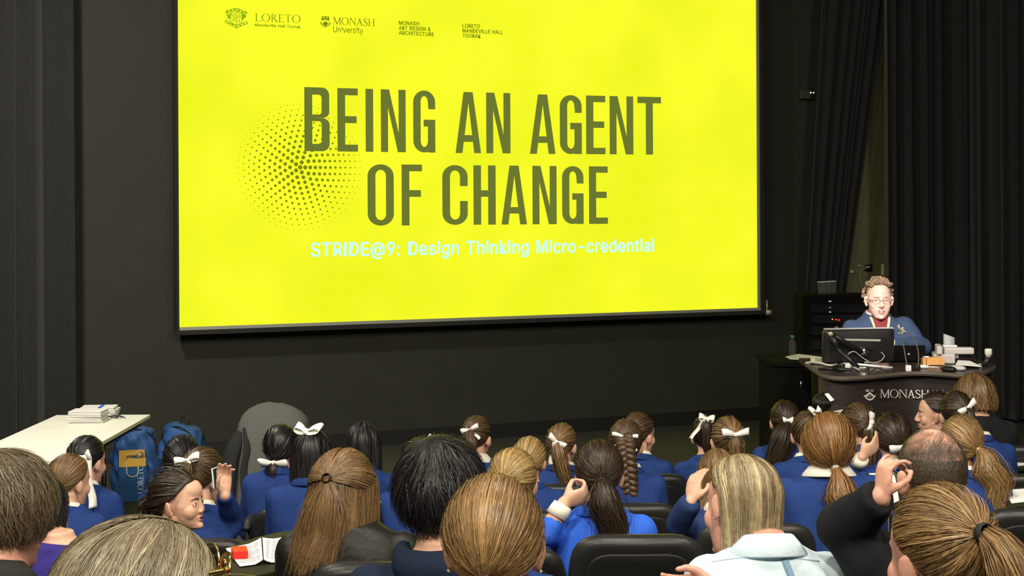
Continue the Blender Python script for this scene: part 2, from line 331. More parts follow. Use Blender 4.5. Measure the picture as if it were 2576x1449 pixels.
def bandS():
    p = [(.43, .76), (.40, .90), (.27, .99), (.13, .93), (.08, .78), (.14, .62), (.28, .51), (.42, .40), (.48, .24), (.41, .08), (.25, .0), (.10, .06), (.05, .24)]
    q = spline([(x, y, 0) for x, y in p], 40)[:, :2]; tg = np.gradient(q, axis=0); tg /= np.linalg.norm(tg, axis=1, keepdims=True); nn = np.stack([-tg[:, 1], tg[:, 0]], -1)
    wd = np.interp(np.linspace(0, 1, 40), [0, .15, .3, .5, .7, .85, 1], [.03, .025, .035, .055, .035, .025, .03])[:, None]
    return ringpoly((q + nn * wd).tolist(), (q - nn * wd).tolist())
SER = dict(L=(.60, stem(.14) + [rect(.14, 0, .55, hn), [(.50, hn), (.55, hn), (.585, .2), (.56, .2)]]),
    O=(.86, oval(.43, .82)),
    R=(.68, stem(.14) + ringpoly(arc(.24, .745, .24, .255, 90, -90, 16), arc(.24, .745, .155, .22, 90, -90, 16)) + [rect(.14, 1 - hn, .25, 1), rect(.14, .49, .25, .525), [(.26, .49), (.35, .49), (.66, .0), (.54, .0)], rect(.56, 0, .72, hn)]),
    E=(.60, stem(.14) + [rect(.14, 0, .54, hn), [(.49, hn), (.54, hn), (.575, .2), (.55, .2)], rect(.14, 1 - hn, .52, 1), rect(.495, .82, .52, 1), rect(.14, .50, .42, .535), rect(.40, .43, .425, .60)]),
    T=(.66, stem(.33) + [rect(.03, 1 - hn, .63, 1), rect(.03, .82, .055, 1), rect(.605, .82, .63, 1)]),
    M=(.98, [rect(.13, 0, .16, 1), rect(.06, 0, .23, hn), rect(.80, 0, .88, 1), rect(.73, 0, .95, hn), rect(.07, 1 - hn, .2, 1), rect(.8, 1 - hn, .94, 1), [(.13, 1), (.21, 1), (.52, .14), (.47, 0)], [(.82, 1), (.86, 1), (.50, .0), (.47, 0), (.50, .14)]]),
    N=(.86, [rect(.12, 0, .155, 1), rect(.05, 0, .225, hn), rect(.04, 1 - hn, .2, 1), rect(.71, 0, .745, 1), rect(.64, 1 - hn, .82, 1), [(.12, 1), (.21, 1), (.745, .12), (.745, -.02)]]),
    A=(.76, [[(.08, 0), (.115, 0), (.40, .86), (.38, 1), (.36, 1)], [(.56, 0), (.66, 0), (.40, 1), (.36, 1), (.37, .86)], rect(.2, .33, .52, .33 + hn), rect(.02, 0, .19, hn), rect(.5, 0, .74, hn)]),
    S=(.54, bandS()), H=(.82, stem(.14) + stem(.68) + [rect(.14, .49, .68, .53)]), U=(.82, [rect(.06, 1 - hn, .26, 1), rect(.58, 1 - hn, .76, 1)] + ringpoly([(.12, 1)] + arc(.41, .3, .29, .31, 180, 360, 14) + [(.70, 1)], [(.20, 1)] + arc(.41, .3, .215, .27, 180, 360, 14) + [(.665, 1)])))
def place(polys, xf, mb, thick):
    for p in polys:
        P = np.array([xf(x, y) for x, y in p])
        mb.prism(P, thick)
def word(kit, text, gap, space=.28):
    x = 0; out = []
    for ch in text:
        if ch == ' ': x += space; continue
        wd, pol = kit[ch]; out += [[(px_ + x, py_) for px_, py_ in p] for p in pol]; x += wd + gap
    return x - gap, out
def slide_word(name, kit, text, p0, p1, htop, gap, col, space=.28, off=.004):
    """p0 = baseline left pixel, p1 = baseline right pixel, htop = pixel y of cap top at the left"""
    wd, pol = word(kit, text, gap, space); u0, v0 = suv(*p0); u1, v1 = suv(*p1); _, v2 = suv(p0[0], htop); hh = v2 - v0
    mb = MB(); place(pol, lambda x, y: s3(u0 + (u1 - u0) * x / wd, v0 + (v1 - v0) * x / wd + hh * y, off), mb, -NRM * .003)
    return obj(name, mb, col, scr, sb_, smooth=False)
# grotesque letter outlines: advance and closed contours as flat x,y lists (units of 1/500 em)
from mathutils.geometry import tessellate_polygon
GLYPHS = {'&':(224,[[98,-3,82,-2,68,1,55,6,39,17,27,31,20,48,17,67,19,82,24,95,32,106,42,117,70,139,108,168,118,176,127,187,131,202,129,214,123,223,113,228,101,230,84,227,73,216,69,208,68,199,69,190,73,182,84,164,102,142,219,0,182,0,86,116,61,146,51,159,44,172,39,185,38,199,40,215,45,229,55,241,67,249,82,255,100,257,118,255,133,249,145,241,154,230,160,217,162,202,161,191,158,181,152,171,146,162,128,146,77,109,64,98,55,87,50,77,48,66,50,54,55,44,62,35,72,29,83,25,96,23,111,25,126,30,139,37,151,48,160,61,168,76,173,93,174,112,204,112,203,97,201,83,198,72,192,57,185,46,173,31,166,23,153,12,136,3,117,-2]]),
'-':(227,[[168,122,168,94,57,94,57,122]]),
'9':(227,[[113,258,128,257,142,253,155,247,166,239,176,229,184,217,190,204,193,189,194,173,192,155,186,135,180,120,170,103,158,84,100,0,65,0,151,124,154,124,144,111,128,101,119,98,109,97,94,98,81,102,69,107,53,119,41,134,36,147,33,161,32,176,33,191,36,205,42,218,50,230,60,239,71,247,84,253,98,257],[113,230,99,228,87,223,77,215,69,204,64,191,63,176,64,161,69,148,77,137,87,129,99,123,113,122,127,123,139,129,149,137,157,147,162,160,164,175,162,190,157,204,150,215,139,223,127,228]]),
':':(94,[[48,-2,39,-1,31,4,26,12,25,20,26,29,31,37,39,42,48,43,56,42,64,37,69,29,71,20,69,12,64,4,56,-1],[48,135,39,137,31,142,26,149,25,158,26,167,31,174,39,179,48,181,56,179,64,174,69,167,71,158,69,149,64,142,56,137]]),
'@':(338,[[178,-68,153,-66,131,-63,111,-57,92,-49,76,-39,61,-26,49,-12,39,5,31,23,25,44,21,66,20,90,21,113,25,135,31,155,39,173,49,189,61,204,76,216,92,227,110,235,130,241,151,245,174,246,197,245,217,241,236,235,253,226,268,216,281,204,292,190,301,175,308,159,314,143,317,125,318,108,317,89,316,71,312,54,307,38,300,25,289,14,276,8,258,5,238,8,229,12,220,18,214,25,211,34,210,34,204,24,194,15,181,8,163,6,142,9,125,18,112,31,102,48,98,62,95,76,94,91,95,106,98,120,103,132,114,149,129,161,146,169,165,172,180,170,192,166,202,159,208,153,210,153,210,167,237,167,237,55,238,45,242,37,249,31,259,30,270,32,278,38,284,48,288,64,289,76,290,91,291,108,290,122,287,137,283,150,278,163,270,176,261,187,251,197,239,205,225,212,209,217,192,220,174,221,155,220,137,217,121,212,106,205,93,197,82,186,72,174,64,160,57,144,53,127,50,109,49,89,50,69,53,50,57,33,64,18,72,4,82,-8,94,-19,108,-27,123,-34,140,-39,159,-42,179,-43,206,-40,229,-34,245,-29,252,-53,232,-60,205,-65],[165,32,180,34,191,39,200,47,206,59,210,74,211,92,210,111,206,124,199,134,190,141,179,145,165,146,152,144,141,139,133,130,126,119,122,107,121,92,122,77,125,63,131,50,139,41,151,35]]),
'A':(240,[[8,0,101,254,138,254,231,0,198,0,144,151,132,186,116,239,123,239,106,185,95,151,43,0],[55,71,55,99,185,99,185,71]]),
'C':(255,[[134,-3,113,-2,93,4,75,12,59,25,46,40,35,58,27,78,22,101,20,127,22,153,27,176,35,197,46,215,59,230,75,242,93,251,113,256,134,258,152,256,170,252,186,245,201,236,214,224,224,209,232,193,236,174,204,174,200,186,195,197,187,206,179,214,169,220,158,224,146,227,134,228,119,227,105,223,92,216,80,207,71,196,62,182,57,166,53,148,52,127,53,107,57,88,63,72,71,59,80,47,92,38,105,32,119,28,134,26,146,27,158,30,169,34,179,40,187,48,195,57,200,68,204,80,236,80,232,62,224,45,214,31,201,19,187,9,170,2,153,-2]]),
'D':(251,[[109,0,48,0,48,29,107,29,127,30,144,34,159,40,171,49,182,61,189,75,195,90,198,108,200,128,198,147,195,165,190,180,182,194,172,205,160,214,145,221,129,225,110,226,47,226,47,254,113,254,136,253,157,248,176,239,192,228,206,213,217,196,225,175,229,153,231,128,229,102,224,80,217,59,206,42,192,27,175,15,156,7,134,2],[62,254,62,0,30,0,30,254]]),
'E':(209,[[30,0,30,254,186,254,186,226,62,226,62,143,178,143,178,114,62,114,62,29,188,29,188,0]]),
'G':(260,[[134,-3,113,-2,93,4,75,13,59,25,45,40,35,58,27,78,22,102,20,127,22,153,27,176,35,197,45,215,59,230,74,242,92,251,112,256,132,258,152,256,170,252,187,245,202,235,214,222,225,208,232,192,237,174,204,174,199,186,194,197,186,206,178,213,168,220,158,224,146,227,133,228,118,227,104,223,92,216,80,207,70,196,62,182,57,166,53,148,52,127,53,107,57,88,63,72,71,59,81,47,92,38,105,32,119,28,134,26,155,29,172,36,187,47,198,62,203,74,206,87,207,101,217,100,141,100,141,128,239,128,239,100,237,80,233,62,225,45,215,31,203,19,188,9,172,2,154,-2]]),
'H':(258,[[30,0,30,254,62,254,62,144,196,144,196,254,228,254,228,0,196,0,196,116,62,116,62,0]]),
'I':(150,[[16,0,16,29,59,29,59,226,16,226,16,254,135,254,135,226,91,226,91,29,135,29,135,0]]),
'K':(233,[[52,73,52,108,70,131,87,152,106,172,182,254,224,254,116,138,114,138],[30,0,30,254,62,254,62,167,62,112,62,97,62,0],[186,0,94,130,114,155,224,0]]),
'L':(196,[[30,0,30,254,62,254,62,29,181,29,181,0]]),
'M':(314,[[30,0,30,254,76,254,139,94,144,79,150,61,156,42,161,24,154,24,159,41,165,61,171,79,176,94,238,254,284,254,284,0,252,0,252,145,252,163,253,184,253,207,253,229,256,229,249,205,241,181,234,161,228,145,171,0,143,0,85,145,80,160,72,181,65,204,56,229,59,229,60,208,60,186,61,164,61,145,61,0]]),
'N':(262,[[30,0,30,254,68,254,172,91,181,75,194,53,207,27,202,27,200,54,200,79,199,97,199,254,232,254,232,0,193,0,101,145,89,165,74,191,54,226,60,227,61,192,62,164,62,145,62,0]]),
'O':(267,[[133,-3,112,-2,93,4,75,12,59,25,46,40,35,58,27,78,22,101,20,127,22,153,27,176,35,197,46,215,59,230,75,242,93,251,112,256,133,258,155,256,174,251,192,242,208,230,221,215,232,197,240,176,245,153,247,127,245,101,240,78,232,58,221,40,208,25,192,12,174,4,155,-2],[133,26,148,28,162,32,175,38,186,47,196,58,204,72,210,88,214,106,215,127,214,148,210,166,204,182,196,196,186,207,175,216,162,223,148,227,133,228,119,227,105,223,92,216,81,207,71,196,63,182,57,166,53,148,52,127,53,106,57,88,63,72,71,58,81,47,92,38,105,32,119,28]]),
'R':(224,[[30,0,30,254,118,254,136,253,153,250,167,244,183,232,195,217,200,204,204,191,205,176,204,161,200,148,195,136,183,120,166,109,152,103,136,100,118,99,48,99,48,128,117,128,135,129,149,133,160,141,167,150,171,162,173,176,171,190,167,202,159,212,149,220,134,224,116,226,62,226,62,0],[177,0,115,115,151,115,214,0]]),
'S':(223,[[112,-4,94,-3,78,0,64,5,51,11,41,20,32,30,25,42,21,54,19,68,52,68,55,55,62,44,71,35,83,29,97,26,112,25,128,26,143,30,155,37,165,46,171,57,173,70,171,81,166,89,158,96,148,102,122,111,92,120,72,126,56,135,43,145,34,156,28,170,26,186,29,206,37,224,46,234,57,242,69,249,83,254,97,257,114,258,130,257,145,254,158,249,175,238,189,224,197,208,200,189,169,189,163,206,151,219,140,225,127,228,112,229,97,228,84,224,73,218,64,209,59,199,58,188,60,176,65,167,74,160,85,154,106,147,132,140,156,132,168,126,179,119,189,110,197,99,202,85,204,69,201,50,193,32,185,21,174,13,162,5,147,0,130,-3]]),
'T':(224,[[16,226,16,254,208,254,208,226,128,226,128,0,96,0,96,226]]),
'U':(259,[[129,-4,110,-3,93,1,77,8,63,17,52,27,42,40,36,54,31,70,30,87,30,254,62,254,62,89,64,72,70,57,80,44,94,34,110,28,129,26,149,28,165,34,179,44,188,57,194,72,196,89,196,254,229,254,229,87,227,70,223,54,216,40,207,27,195,17,182,8,166,1,149,-3]]),
'V':(240,[[102,0,8,254,42,254,96,103,108,69,124,15,117,15,133,69,145,103,197,254,231,254,139,0]]),
'a':(195,[[80,-4,63,-3,47,2,34,11,24,22,17,37,15,54,17,69,22,80,29,90,39,97,50,102,63,105,89,110,117,113,133,117,138,127,138,128,137,139,133,148,128,156,120,161,110,164,98,165,85,164,75,161,59,150,50,137,20,146,29,161,39,173,52,182,66,188,82,191,97,192,119,190,131,186,143,180,153,172,161,160,167,145,168,126,168,0,138,0,138,26,136,26,126,12,118,6,108,1,95,-3],[85,23,101,24,114,29,124,37,132,47,136,57,138,69,138,95,130,91,116,88,100,86,88,84,67,79,58,75,52,70,47,62,46,52,47,43,51,36,57,30,65,26,74,24]]),
'c':(198,[[104,-4,87,-3,72,1,58,8,46,17,36,29,28,43,22,58,18,75,17,94,18,113,22,130,28,146,36,159,46,171,58,180,72,187,87,191,104,192,117,191,130,189,142,184,153,178,162,170,170,161,176,150,181,138,151,131,145,145,135,155,121,162,104,165,86,162,73,155,62,144,54,129,50,112,48,94,50,75,54,59,62,44,73,33,86,26,104,23,121,26,135,33,146,44,152,59,181,51,177,39,171,28,163,19,153,11,142,4,130,0,117,-3]]),
'd':(212,[[98,-4,82,-3,68,1,56,8,44,17,35,29,27,42,22,58,18,75,17,94,18,113,22,131,27,146,35,160,45,171,56,180,69,187,83,191,98,192,114,191,126,186,136,180,144,173,153,160,155,160,155,254,186,254,186,0,156,0,156,29,153,29,143,16,136,8,126,2,114,-3],[102,23,118,26,132,32,142,43,150,58,154,75,156,95,154,114,150,131,142,145,132,156,118,163,102,165,86,163,72,156,62,145,54,131,50,114,48,95,50,75,54,58,62,44,73,33,86,26]]),
'e':(202,[[106,-4,88,-3,73,1,58,8,46,17,36,29,28,42,22,58,18,75,17,93,18,112,22,129,28,145,36,159,46,170,58,180,71,187,86,191,103,192,118,191,133,187,147,180,160,170,170,157,179,141,182,128,185,113,186,97,186,85,37,85,37,110,169,110,155,101,153,119,149,134,141,147,131,157,118,163,103,165,87,163,73,157,62,147,54,135,50,121,48,105,48,89,50,69,55,53,64,40,76,31,90,25,106,23,117,24,127,26,135,31,143,36,149,44,153,53,182,45,177,32,168,20,156,10,141,2,125,-3]]),
'g':(213,[[103,-75,84,-74,67,-70,53,-63,41,-55,32,-45,25,-35,51,-20,61,-33,68,-39,77,-44,89,-48,103,-49,124,-46,141,-38,152,-23,156,-3,156,34,153,34,143,21,136,14,126,8,114,4,97,2,83,4,69,7,56,13,45,22,35,32,28,45,22,60,18,77,17,96,18,114,22,131,27,147,35,160,45,171,56,180,69,187,83,191,98,192,114,191,127,186,137,180,144,173,154,159,157,159,157,190,186,190,186,-4,185,-20,181,-33,175,-45,162,-59,145,-68,132,-72,118,-74],[102,30,118,32,132,38,142,47,150,61,155,77,156,96,155,115,150,132,142,146,132,156,119,163,102,165,86,163,73,156,62,145,54,131,50,115,48,96,50,78,54,61,62,48,73,38,86,32]]),
'h':(205,[[57,113,57,0,26,0,26,254,57,254,57,144,51,144,58,159,66,172,76,181,94,189,114,192,132,190,148,184,161,174,170,160,175,149,178,135,179,120,179,0,148,0,148,118,145,137,136,152,123,161,105,165,92,163,80,159,71,151,63,141,58,129]]),
'i':(83,[[26,0,26,190,57,190,57,0],[42,221,34,223,27,227,22,234,21,242,22,249,27,256,34,260,42,262,50,260,57,256,62,249,63,242,62,234,57,227,50,223]]),
'k':(190,[[55,68,55,106,60,106,142,190,180,190,92,100,89,100],[26,0,26,254,57,254,57,0],[147,0,74,93,96,114,186,0]]),
'l':(95,[[70,-1,50,2,37,10,29,24,26,42,26,254,57,254,57,49,58,38,60,31,65,27,73,26,80,26,85,27,90,1,81,0]]),
'n':(205,[[57,113,57,0,26,0,26,190,56,190,56,144,51,144,58,159,66,172,76,181,94,189,114,192,132,190,147,184,160,174,170,160,175,149,178,135,179,120,179,0,148,0,148,118,145,137,136,152,123,161,105,165,92,163,80,159,71,151,63,141,58,129]]),
'o':(208,[[104,-4,87,-3,72,1,58,8,46,17,36,29,28,43,22,58,18,75,17,94,18,113,22,130,28,146,36,159,46,171,58,180,72,187,87,191,104,192,120,191,136,187,149,180,161,171,171,159,180,146,186,130,189,113,191,94,189,75,186,58,180,43,171,29,161,17,149,8,136,1,120,-3],[104,23,121,26,135,33,146,44,154,59,158,75,160,94,158,112,154,129,146,144,135,155,121,162,104,165,86,162,73,155,62,144,54,129,50,112,48,94,50,75,54,59,62,44,73,33,86,26]]),
'r':(130,[[26,0,26,190,56,190,56,160,58,160,65,173,76,184,90,190,107,192,115,192,122,192,122,161,115,162,103,163,91,161,80,157,70,151,63,142,58,131,57,118,57,0]]),
's':(182,[[91,-4,72,-3,56,2,42,9,31,19,23,32,18,47,47,53,53,40,62,30,75,25,91,23,108,25,122,31,131,40,134,51,132,60,127,68,118,74,106,78,75,85,59,90,46,96,36,104,27,119,23,137,26,152,33,166,43,177,58,185,74,190,94,192,112,191,127,186,140,179,149,170,157,158,162,145,134,139,129,149,121,158,110,164,94,166,78,164,65,158,57,150,54,139,56,129,62,122,72,116,86,111,115,105,131,100,143,93,153,86,162,71,166,53,163,37,156,24,145,12,130,3,112,-2]]),
't':(114,[[102,190,102,164,3,164,3,190],[32,236,63,236,63,49,64,38,68,31,75,26,85,25,93,26,101,27,107,1,96,-1,84,-2,69,-1,56,4,46,11,36,26,32,46]]),
'v':(195,[[81,0,9,190,42,190,83,78,93,43,103,10,92,10,101,43,112,78,152,190,186,190,113,0]]),
'y':(195,[[24,-69,31,-43,36,-44,52,-44,59,-42,65,-37,71,-29,75,-18,81,-1,9,190,42,190,83,78,93,43,103,10,92,10,101,43,112,78,153,190,186,190,102,-29,96,-43,88,-54,80,-62,70,-68,58,-71,46,-73,32,-72]])}
CAPH = 254
GLYPHS['I'] = (92, [[24, 0, 68, 0, 68, 254, 24, 254]]); GLYPHS['l'] = (72, [[20, 0, 52, 0, 52, 262, 20, 262]])
WORD = []
def font_mesh(text, bold=9, spacing=1.0):
    """lays the glyphs out; a bold word is each outline laid down several times with small shifts"""
    x = 0; V = []; Fc = []; n = 0; WORD.clear(); wi = 0; sh = [(0, 0)] if not bold else [(bold * math.cos(q), bold * .75 * math.sin(q)) for q in np.arange(8) * math.pi / 4] + [(0, 0)]
    for ch in text:
        if ch == ' ': x += (125 + bold) * spacing; wi += 1; continue
        adv, cs = GLYPHS[ch]; v = np.array(sum(cs, []), float).reshape(-1, 2); f = tessellate_polygon([[Vector((x_, y_, 0)) for x_, y_ in zip(c[::2], c[1::2])] for c in cs])
        for i, d in enumerate(sh):
            V.append(np.column_stack([v + [x, 0] + np.array(d), np.full(len(v), i * 1.0)])); Fc += (np.array(f).reshape(-1, 3) + n).tolist(); n += len(v); WORD.extend([wi] * len(f))
        x += (adv + bold * 1.5) * spacing
    return np.vstack(V), Fc
def slide_font(name, text, p0, p1, htop, col, bold=9, spacing=1.0, off=.004):
    V, Fc = font_mesh(text, bold, spacing); u0, v0 = suv(*p0); u1, v1 = suv(*p1); _, v2 = suv(p0[0], htop); hh = v2 - v0
    x0, x1 = V[:, 0].min(), V[:, 0].max(); cap = CAPH
    P = np.array([s3(u0 + (u1 - u0) * (x - x0) / (x1 - x0), v0 + (v1 - v0) * (x - x0) / (x1 - x0) + hh * y / cap, off + z * 5e-5) for x, y, z in V])
    for k in sorted(set(WORD)):
        f = [q for q, w_ in zip(Fc, WORD) if w_ == k]; ids = sorted({i for q in f for i in q}); mp = {i: j for j, i in enumerate(ids)}
        obj(name, MB().add(P[ids], [[mp[i] for i in q] for q in f]), col, scr, sb_, smooth=False)
INK = emitm('slide_ink', (.150, .185, .030)); SUB = emitm('slide_cyan', (.60, 1.0, .95)); GRN = emitm('slide_green', (.11, .29, .004)); OLV = emitm('slide_olive', (.115, .18, .006)); DOT = emitm('slide_dot', (.20, .25, .006))
slide_word('title_lettering', BIG, 'BEING', (766, 380), (1095, 384), 219, .125, INK)
slide_word('title_lettering', BIG, 'AN', (1146, 385), (1284, 386), 231, .09, INK)
slide_word('title_lettering', BIG, 'AGENT', (1333, 387), (1663, 389), 237, .075, INK)
slide_word('title_lettering', BIG, 'OF', (925, 568), (1062, 567), 413, .125, INK)
slide_word('title_lettering', BIG, 'CHANGE', (1113, 566), (1529, 563), 415, .095, INK)
slide_font('subtitle_lettering', 'STRIDE@9: Design Thinking Micro-credential', (781, 645), (1645, 632), 611, SUB, bold=11, spacing=.97)
slide_word('logo_lettering', SER, 'LORETO', (641, 53.5), (756, 58), 33.5, .04, GRN)
slide_font('logo_lettering', 'Mandeville Hall Toorak', (641, 66), (756, 71.5), 59, GRN)
slide_word('logo_lettering', SER, 'MONASH', (837, 61.5), (943, 66.5), 43, .03, OLV)
slide_font('logo_lettering', 'University', (838, 81), (913, 84), 66.5, OLV, bold=0)
for tx, a, b in (('MONASH', 1003, 1054), ('ART DESIGN &', 1003, 1083), ('ARCHITECTURE', 1003, 1091)):
    k = ('MONASH', 'ART DESIGN &', 'ARCHITECTURE').index(tx); y = 62.2 + 12.6 * k
    slide_font('logo_lettering', tx, (a, y), (b, y + .045 * (b - a)), y - 9.6, OLV)
for k, (tx, b) in enumerate((('LORETO', 1207), ('MANDEVILLE HALL', 1265), ('TOORAK', 1209))):
    y = 69.2 + 12.4 * k; slide_font('logo_lettering', tx, (1163, y), (b, y + .042 * (b - 1163)), y - 9.4, OLV)
# halftone burst: rings of 5n dots, shrinking outward
cu, cv = suv(755, 421); du = (suv(1163, 421)[0] - suv(755, 421)[0]) / 408.
mb = MB()
for n in range(0, 13):
    for k in range(max(1, 5 * n)):
        a = 2 * math.pi * k / max(1, 5 * n); rr = 12.25 * n * du * 1.0; r = (5.0 * (1 - n / 13.2) ** .85 + .35) * du
        c = (cu + rr * math.cos(a), cv + rr * math.sin(a)); mb.add([s3(c[0] + r * math.cos(q), c[1] + r * math.sin(q), .0025) for q in np.linspace(0, 2 * math.pi, 10, endpoint=False)], [list(range(10))])
obj('halftone_dots', mb, DOT, scr, sb_, smooth=False, kind='stuff')
# line-drawn crests
def lines(mb, pts, wd, xf, thick):
    q = np.array(pts, float); tg = np.gradient(q, axis=0); tg /= (np.linalg.norm(tg, axis=1, keepdims=True) + 1e-9); nn = np.stack([-tg[:, 1], tg[:, 0]], -1) * wd / 2
    place(ringpoly((q + nn).tolist(), (q - nn).tolist()), xf, mb, thick)
def px_xf(off=.004): return lambda x, y: s3(*suv(x, y), off)
mb = MB(); X = px_xf()
shield = [(577.5, 36), (583, 33), (589, 32), (594.5, 29.5), (600, 32), (606, 33.5), (611.5, 37), (610, 44), (610, 53), (607, 58), (600, 61), (594.5, 64), (588, 60), (581.5, 57), (579.5, 51), (579.5, 43), (577.5, 36)]
lines(mb, shield, 1.1, X, -NRM * .003); lines(mb, [(594.5, 30), (594.5, 63)], 1.1, X, -NRM * .003); lines(mb, [(579, 45), (610.5, 46)], .9, X, -NRM * .003)
top_b = [(568 + 52 * t, 31 - 11 * math.sin(math.pi * t) + 3 * t) for t in np.linspace(0, 1, 16)]; bot_b = [(571 + 46 * t, 35 - 9.5 * math.sin(math.pi * t) + 3 * t) for t in np.linspace(0, 1, 16)]
lines(mb, top_b, 1.3, X, -NRM * .003); lines(mb, bot_b, 1.3, X, -NRM * .003)
for t in np.linspace(.1, .9, 9): i = int(t * 15); lines(mb, [top_b[i], bot_b[i]], 1.6, X, -NRM * .003)
lines(mb, [(568, 31), (573, 24), (571, 29), (567, 29), (571, 36)], 1.2, X, -NRM * .003); lines(mb, [(620, 34), (616, 27), (621, 32), (618, 38)], 1.2, X, -NRM * .003)
low_o = [(566, 56), (574, 60), (583, 64), (594.5, 71), (606, 66), (615, 62), (623, 60)]; low_i = [(570, 51), (578, 57), (586, 61), (594.5, 66), (603, 62), (612, 58), (619, 54)]
lines(mb, low_o, 1.2, X, -NRM * .003); lines(mb, low_i, 1.2, X, -NRM * .003)
for a, b in zip(low_o, low_i): lines(mb, [a, b], 2.0, X, -NRM * .003)
for cx, cy in ((573, 39), (577, 42), (580, 37), (575, 45), (609, 40), (614, 43), (612, 37), (610, 47), (616, 41)): lines(mb, [(cx + 2.0 * math.cos(q), cy + 2.2 * math.sin(q)) for q in np.linspace(0, 6.28, 8)], 1.5, X, -NRM * .003)
for cx, cy, r in ((588, 39, 3), (601, 40, 3.2), (588, 51, 3), (601, 53, 3.2)): lines(mb, [(cx + r * math.cos(q), cy + r * math.sin(q)) for q in np.linspace(0, 6.28, 9)], 1.1, X, -NRM * .003)
obj('school_crest', mb, GRN, scr, sb_, smooth=False)
def uni_crest(xf, thick, mb, chev=True):   # local box: 0..1 wide, 0..1 tall
    sh = [(.13, 1), (.87, 1), (.87, .60), (.50, .86 - .12), (.13, .60)]
    if chev: place([[(.13, .60), (.5, .74), (.5, 1), (.13, 1)], [(.5, .74), (.87, .60), (.87, 1), (.5, 1)]], xf, mb, thick)
    place([[(.5, .57), (.24, .36), (.5, .12), (.78, .36)]], xf, mb, thick)
    o = [(0, .40), (.06, .47), (.18, .28), (.5, .09), (.82, .28), (.94, .47), (1.0, .40), (.90, .22), (.5, -.02), (.10, .22), (0, .40)]
    for i in range(len(o) - 1):
        lines(mb, [o[i], o[i + 1]], .045, xf, thick)
mb = MB(); u0, v0 = suv(806, 68); u1, v1 = suv(831, 69); _, v2 = suv(806, 41)
xf0 = lambda x, y: s3(u0 + (u1 - u0) * x, v0 + (v1 - v0) * x + (v2 - v0) * y, .004); uni_crest(xf0, -NRM * .003, mb)
obj('university_crest', mb, OLV, scr, sb_, smooth=False)
xf1 = lambda x, y: s3(u0 + (u1 - u0) * x, v0 + (v1 - v0) * x + (v2 - v0) * y, .006)
for cx, cy in ((.5, .45), (.39, .37), (.6, .38), (.5, .25)):
    mb = MB(); place([[(cx - .035, cy), (cx, cy - .03), (cx + .035, cy), (cx, cy + .03)]], xf1, mb, -NRM * .001); obj('crest_star', mb, YEL, scr, sb_, smooth=False)
for polys in ([rect(.2, .80, .26, .94), rect(.26, .80, .44, .84), rect(.26, .9, .44, .94), rect(.4, .84, .44, .9)], [rect(.57, .80, .62, .94), rect(.62, .80, .8, .84), rect(.62, .9, .8, .94)]):
    mb = MB(); place(polys, xf1, mb, -NRM * .001); obj('crest_book', mb, YEL, scr, sb_, smooth=False)
# ---------------------------------------------------------------- people: voxel-fused bodies, fitted clothes, strand hair
def fuse(mb, vox, zc=None, axis=None, k=2.6, smooth=3):
    """fuse overlapping closed shapes into ONE continuous skin; above zc the space is enlarged k times first, so heads and hands get a finer skin"""
    V = np.vstack(mb.V)
    if zc is not None:
        zz = np.linspace(-3, 3, 6001); g = 1 + (k - 1) * np.clip(zz / .09, 0, 1) ** 2 * (3 - 2 * np.clip(zz / .09, 0, 1)); zw = zz * g
        G = lambda z: np.interp(z, zz, g)
        h = V[:, 2] - zc; gg = G(h); V = np.column_stack([axis[0] + (V[:, 0] - axis[0]) * gg, axis[1] + (V[:, 1] - axis[1]) * gg, h * gg])
    me = bpy.data.meshes.new('t'); me.from_pydata(V.tolist(), [], mb.Fc)
    o = bpy.data.objects.new('t', me); C.objects.link(o)
    m = o.modifiers.new('r', 'REMESH'); m.mode = 'VOXEL'; m.voxel_size = vox
    if smooth: sm = o.modifiers.new('s', 'SMOOTH'); sm.factor = .5; sm.iterations = smooth
    dg = bpy.context.evaluated_depsgraph_get(); me2 = bpy.data.meshes.new_from_object(o.evaluated_get(dg))
    bpy.data.objects.remove(o); bpy.data.meshes.remove(me)
    W = np.zeros(len(me2.vertices) * 3); me2.vertices.foreach_get('co', W); W = W.reshape(-1, 3)
    if zc is not None:
        h = np.interp(W[:, 2], zw, zz); gg = G(h); W = np.column_stack([axis[0] + (W[:, 0] - axis[0]) / gg, axis[1] + (W[:, 1] - axis[1]) / gg, h + zc])
    return me2, W
def finish(me, W, base):
    me.vertices.foreach_set('co', (W - base).ravel()); me.polygons.foreach_set('use_smooth', np.ones(len(me.polygons), bool)); me.update(); return me
def wrinkle(W, me, amp, seed, scale=9.0):
    me.update(); n = np.zeros(len(W) * 3); me.vertices.foreach_get('normal', n); n = n.reshape(-1, 3); r = np.random.default_rng(seed)
    d = np.zeros(len(W))
    for i in range(7):
        k = r.normal(0, 1, 3) * scale * (1 + .45 * i) * np.array([1, 1, .65]); d += np.sin(W @ k + r.uniform(0, 6.28) + 1.1 * np.sin(W @ r.normal(0, 1, 3) * 6)) / (1 + .5 * i)
    return W + n * (d * amp / 2.2)[:, None]

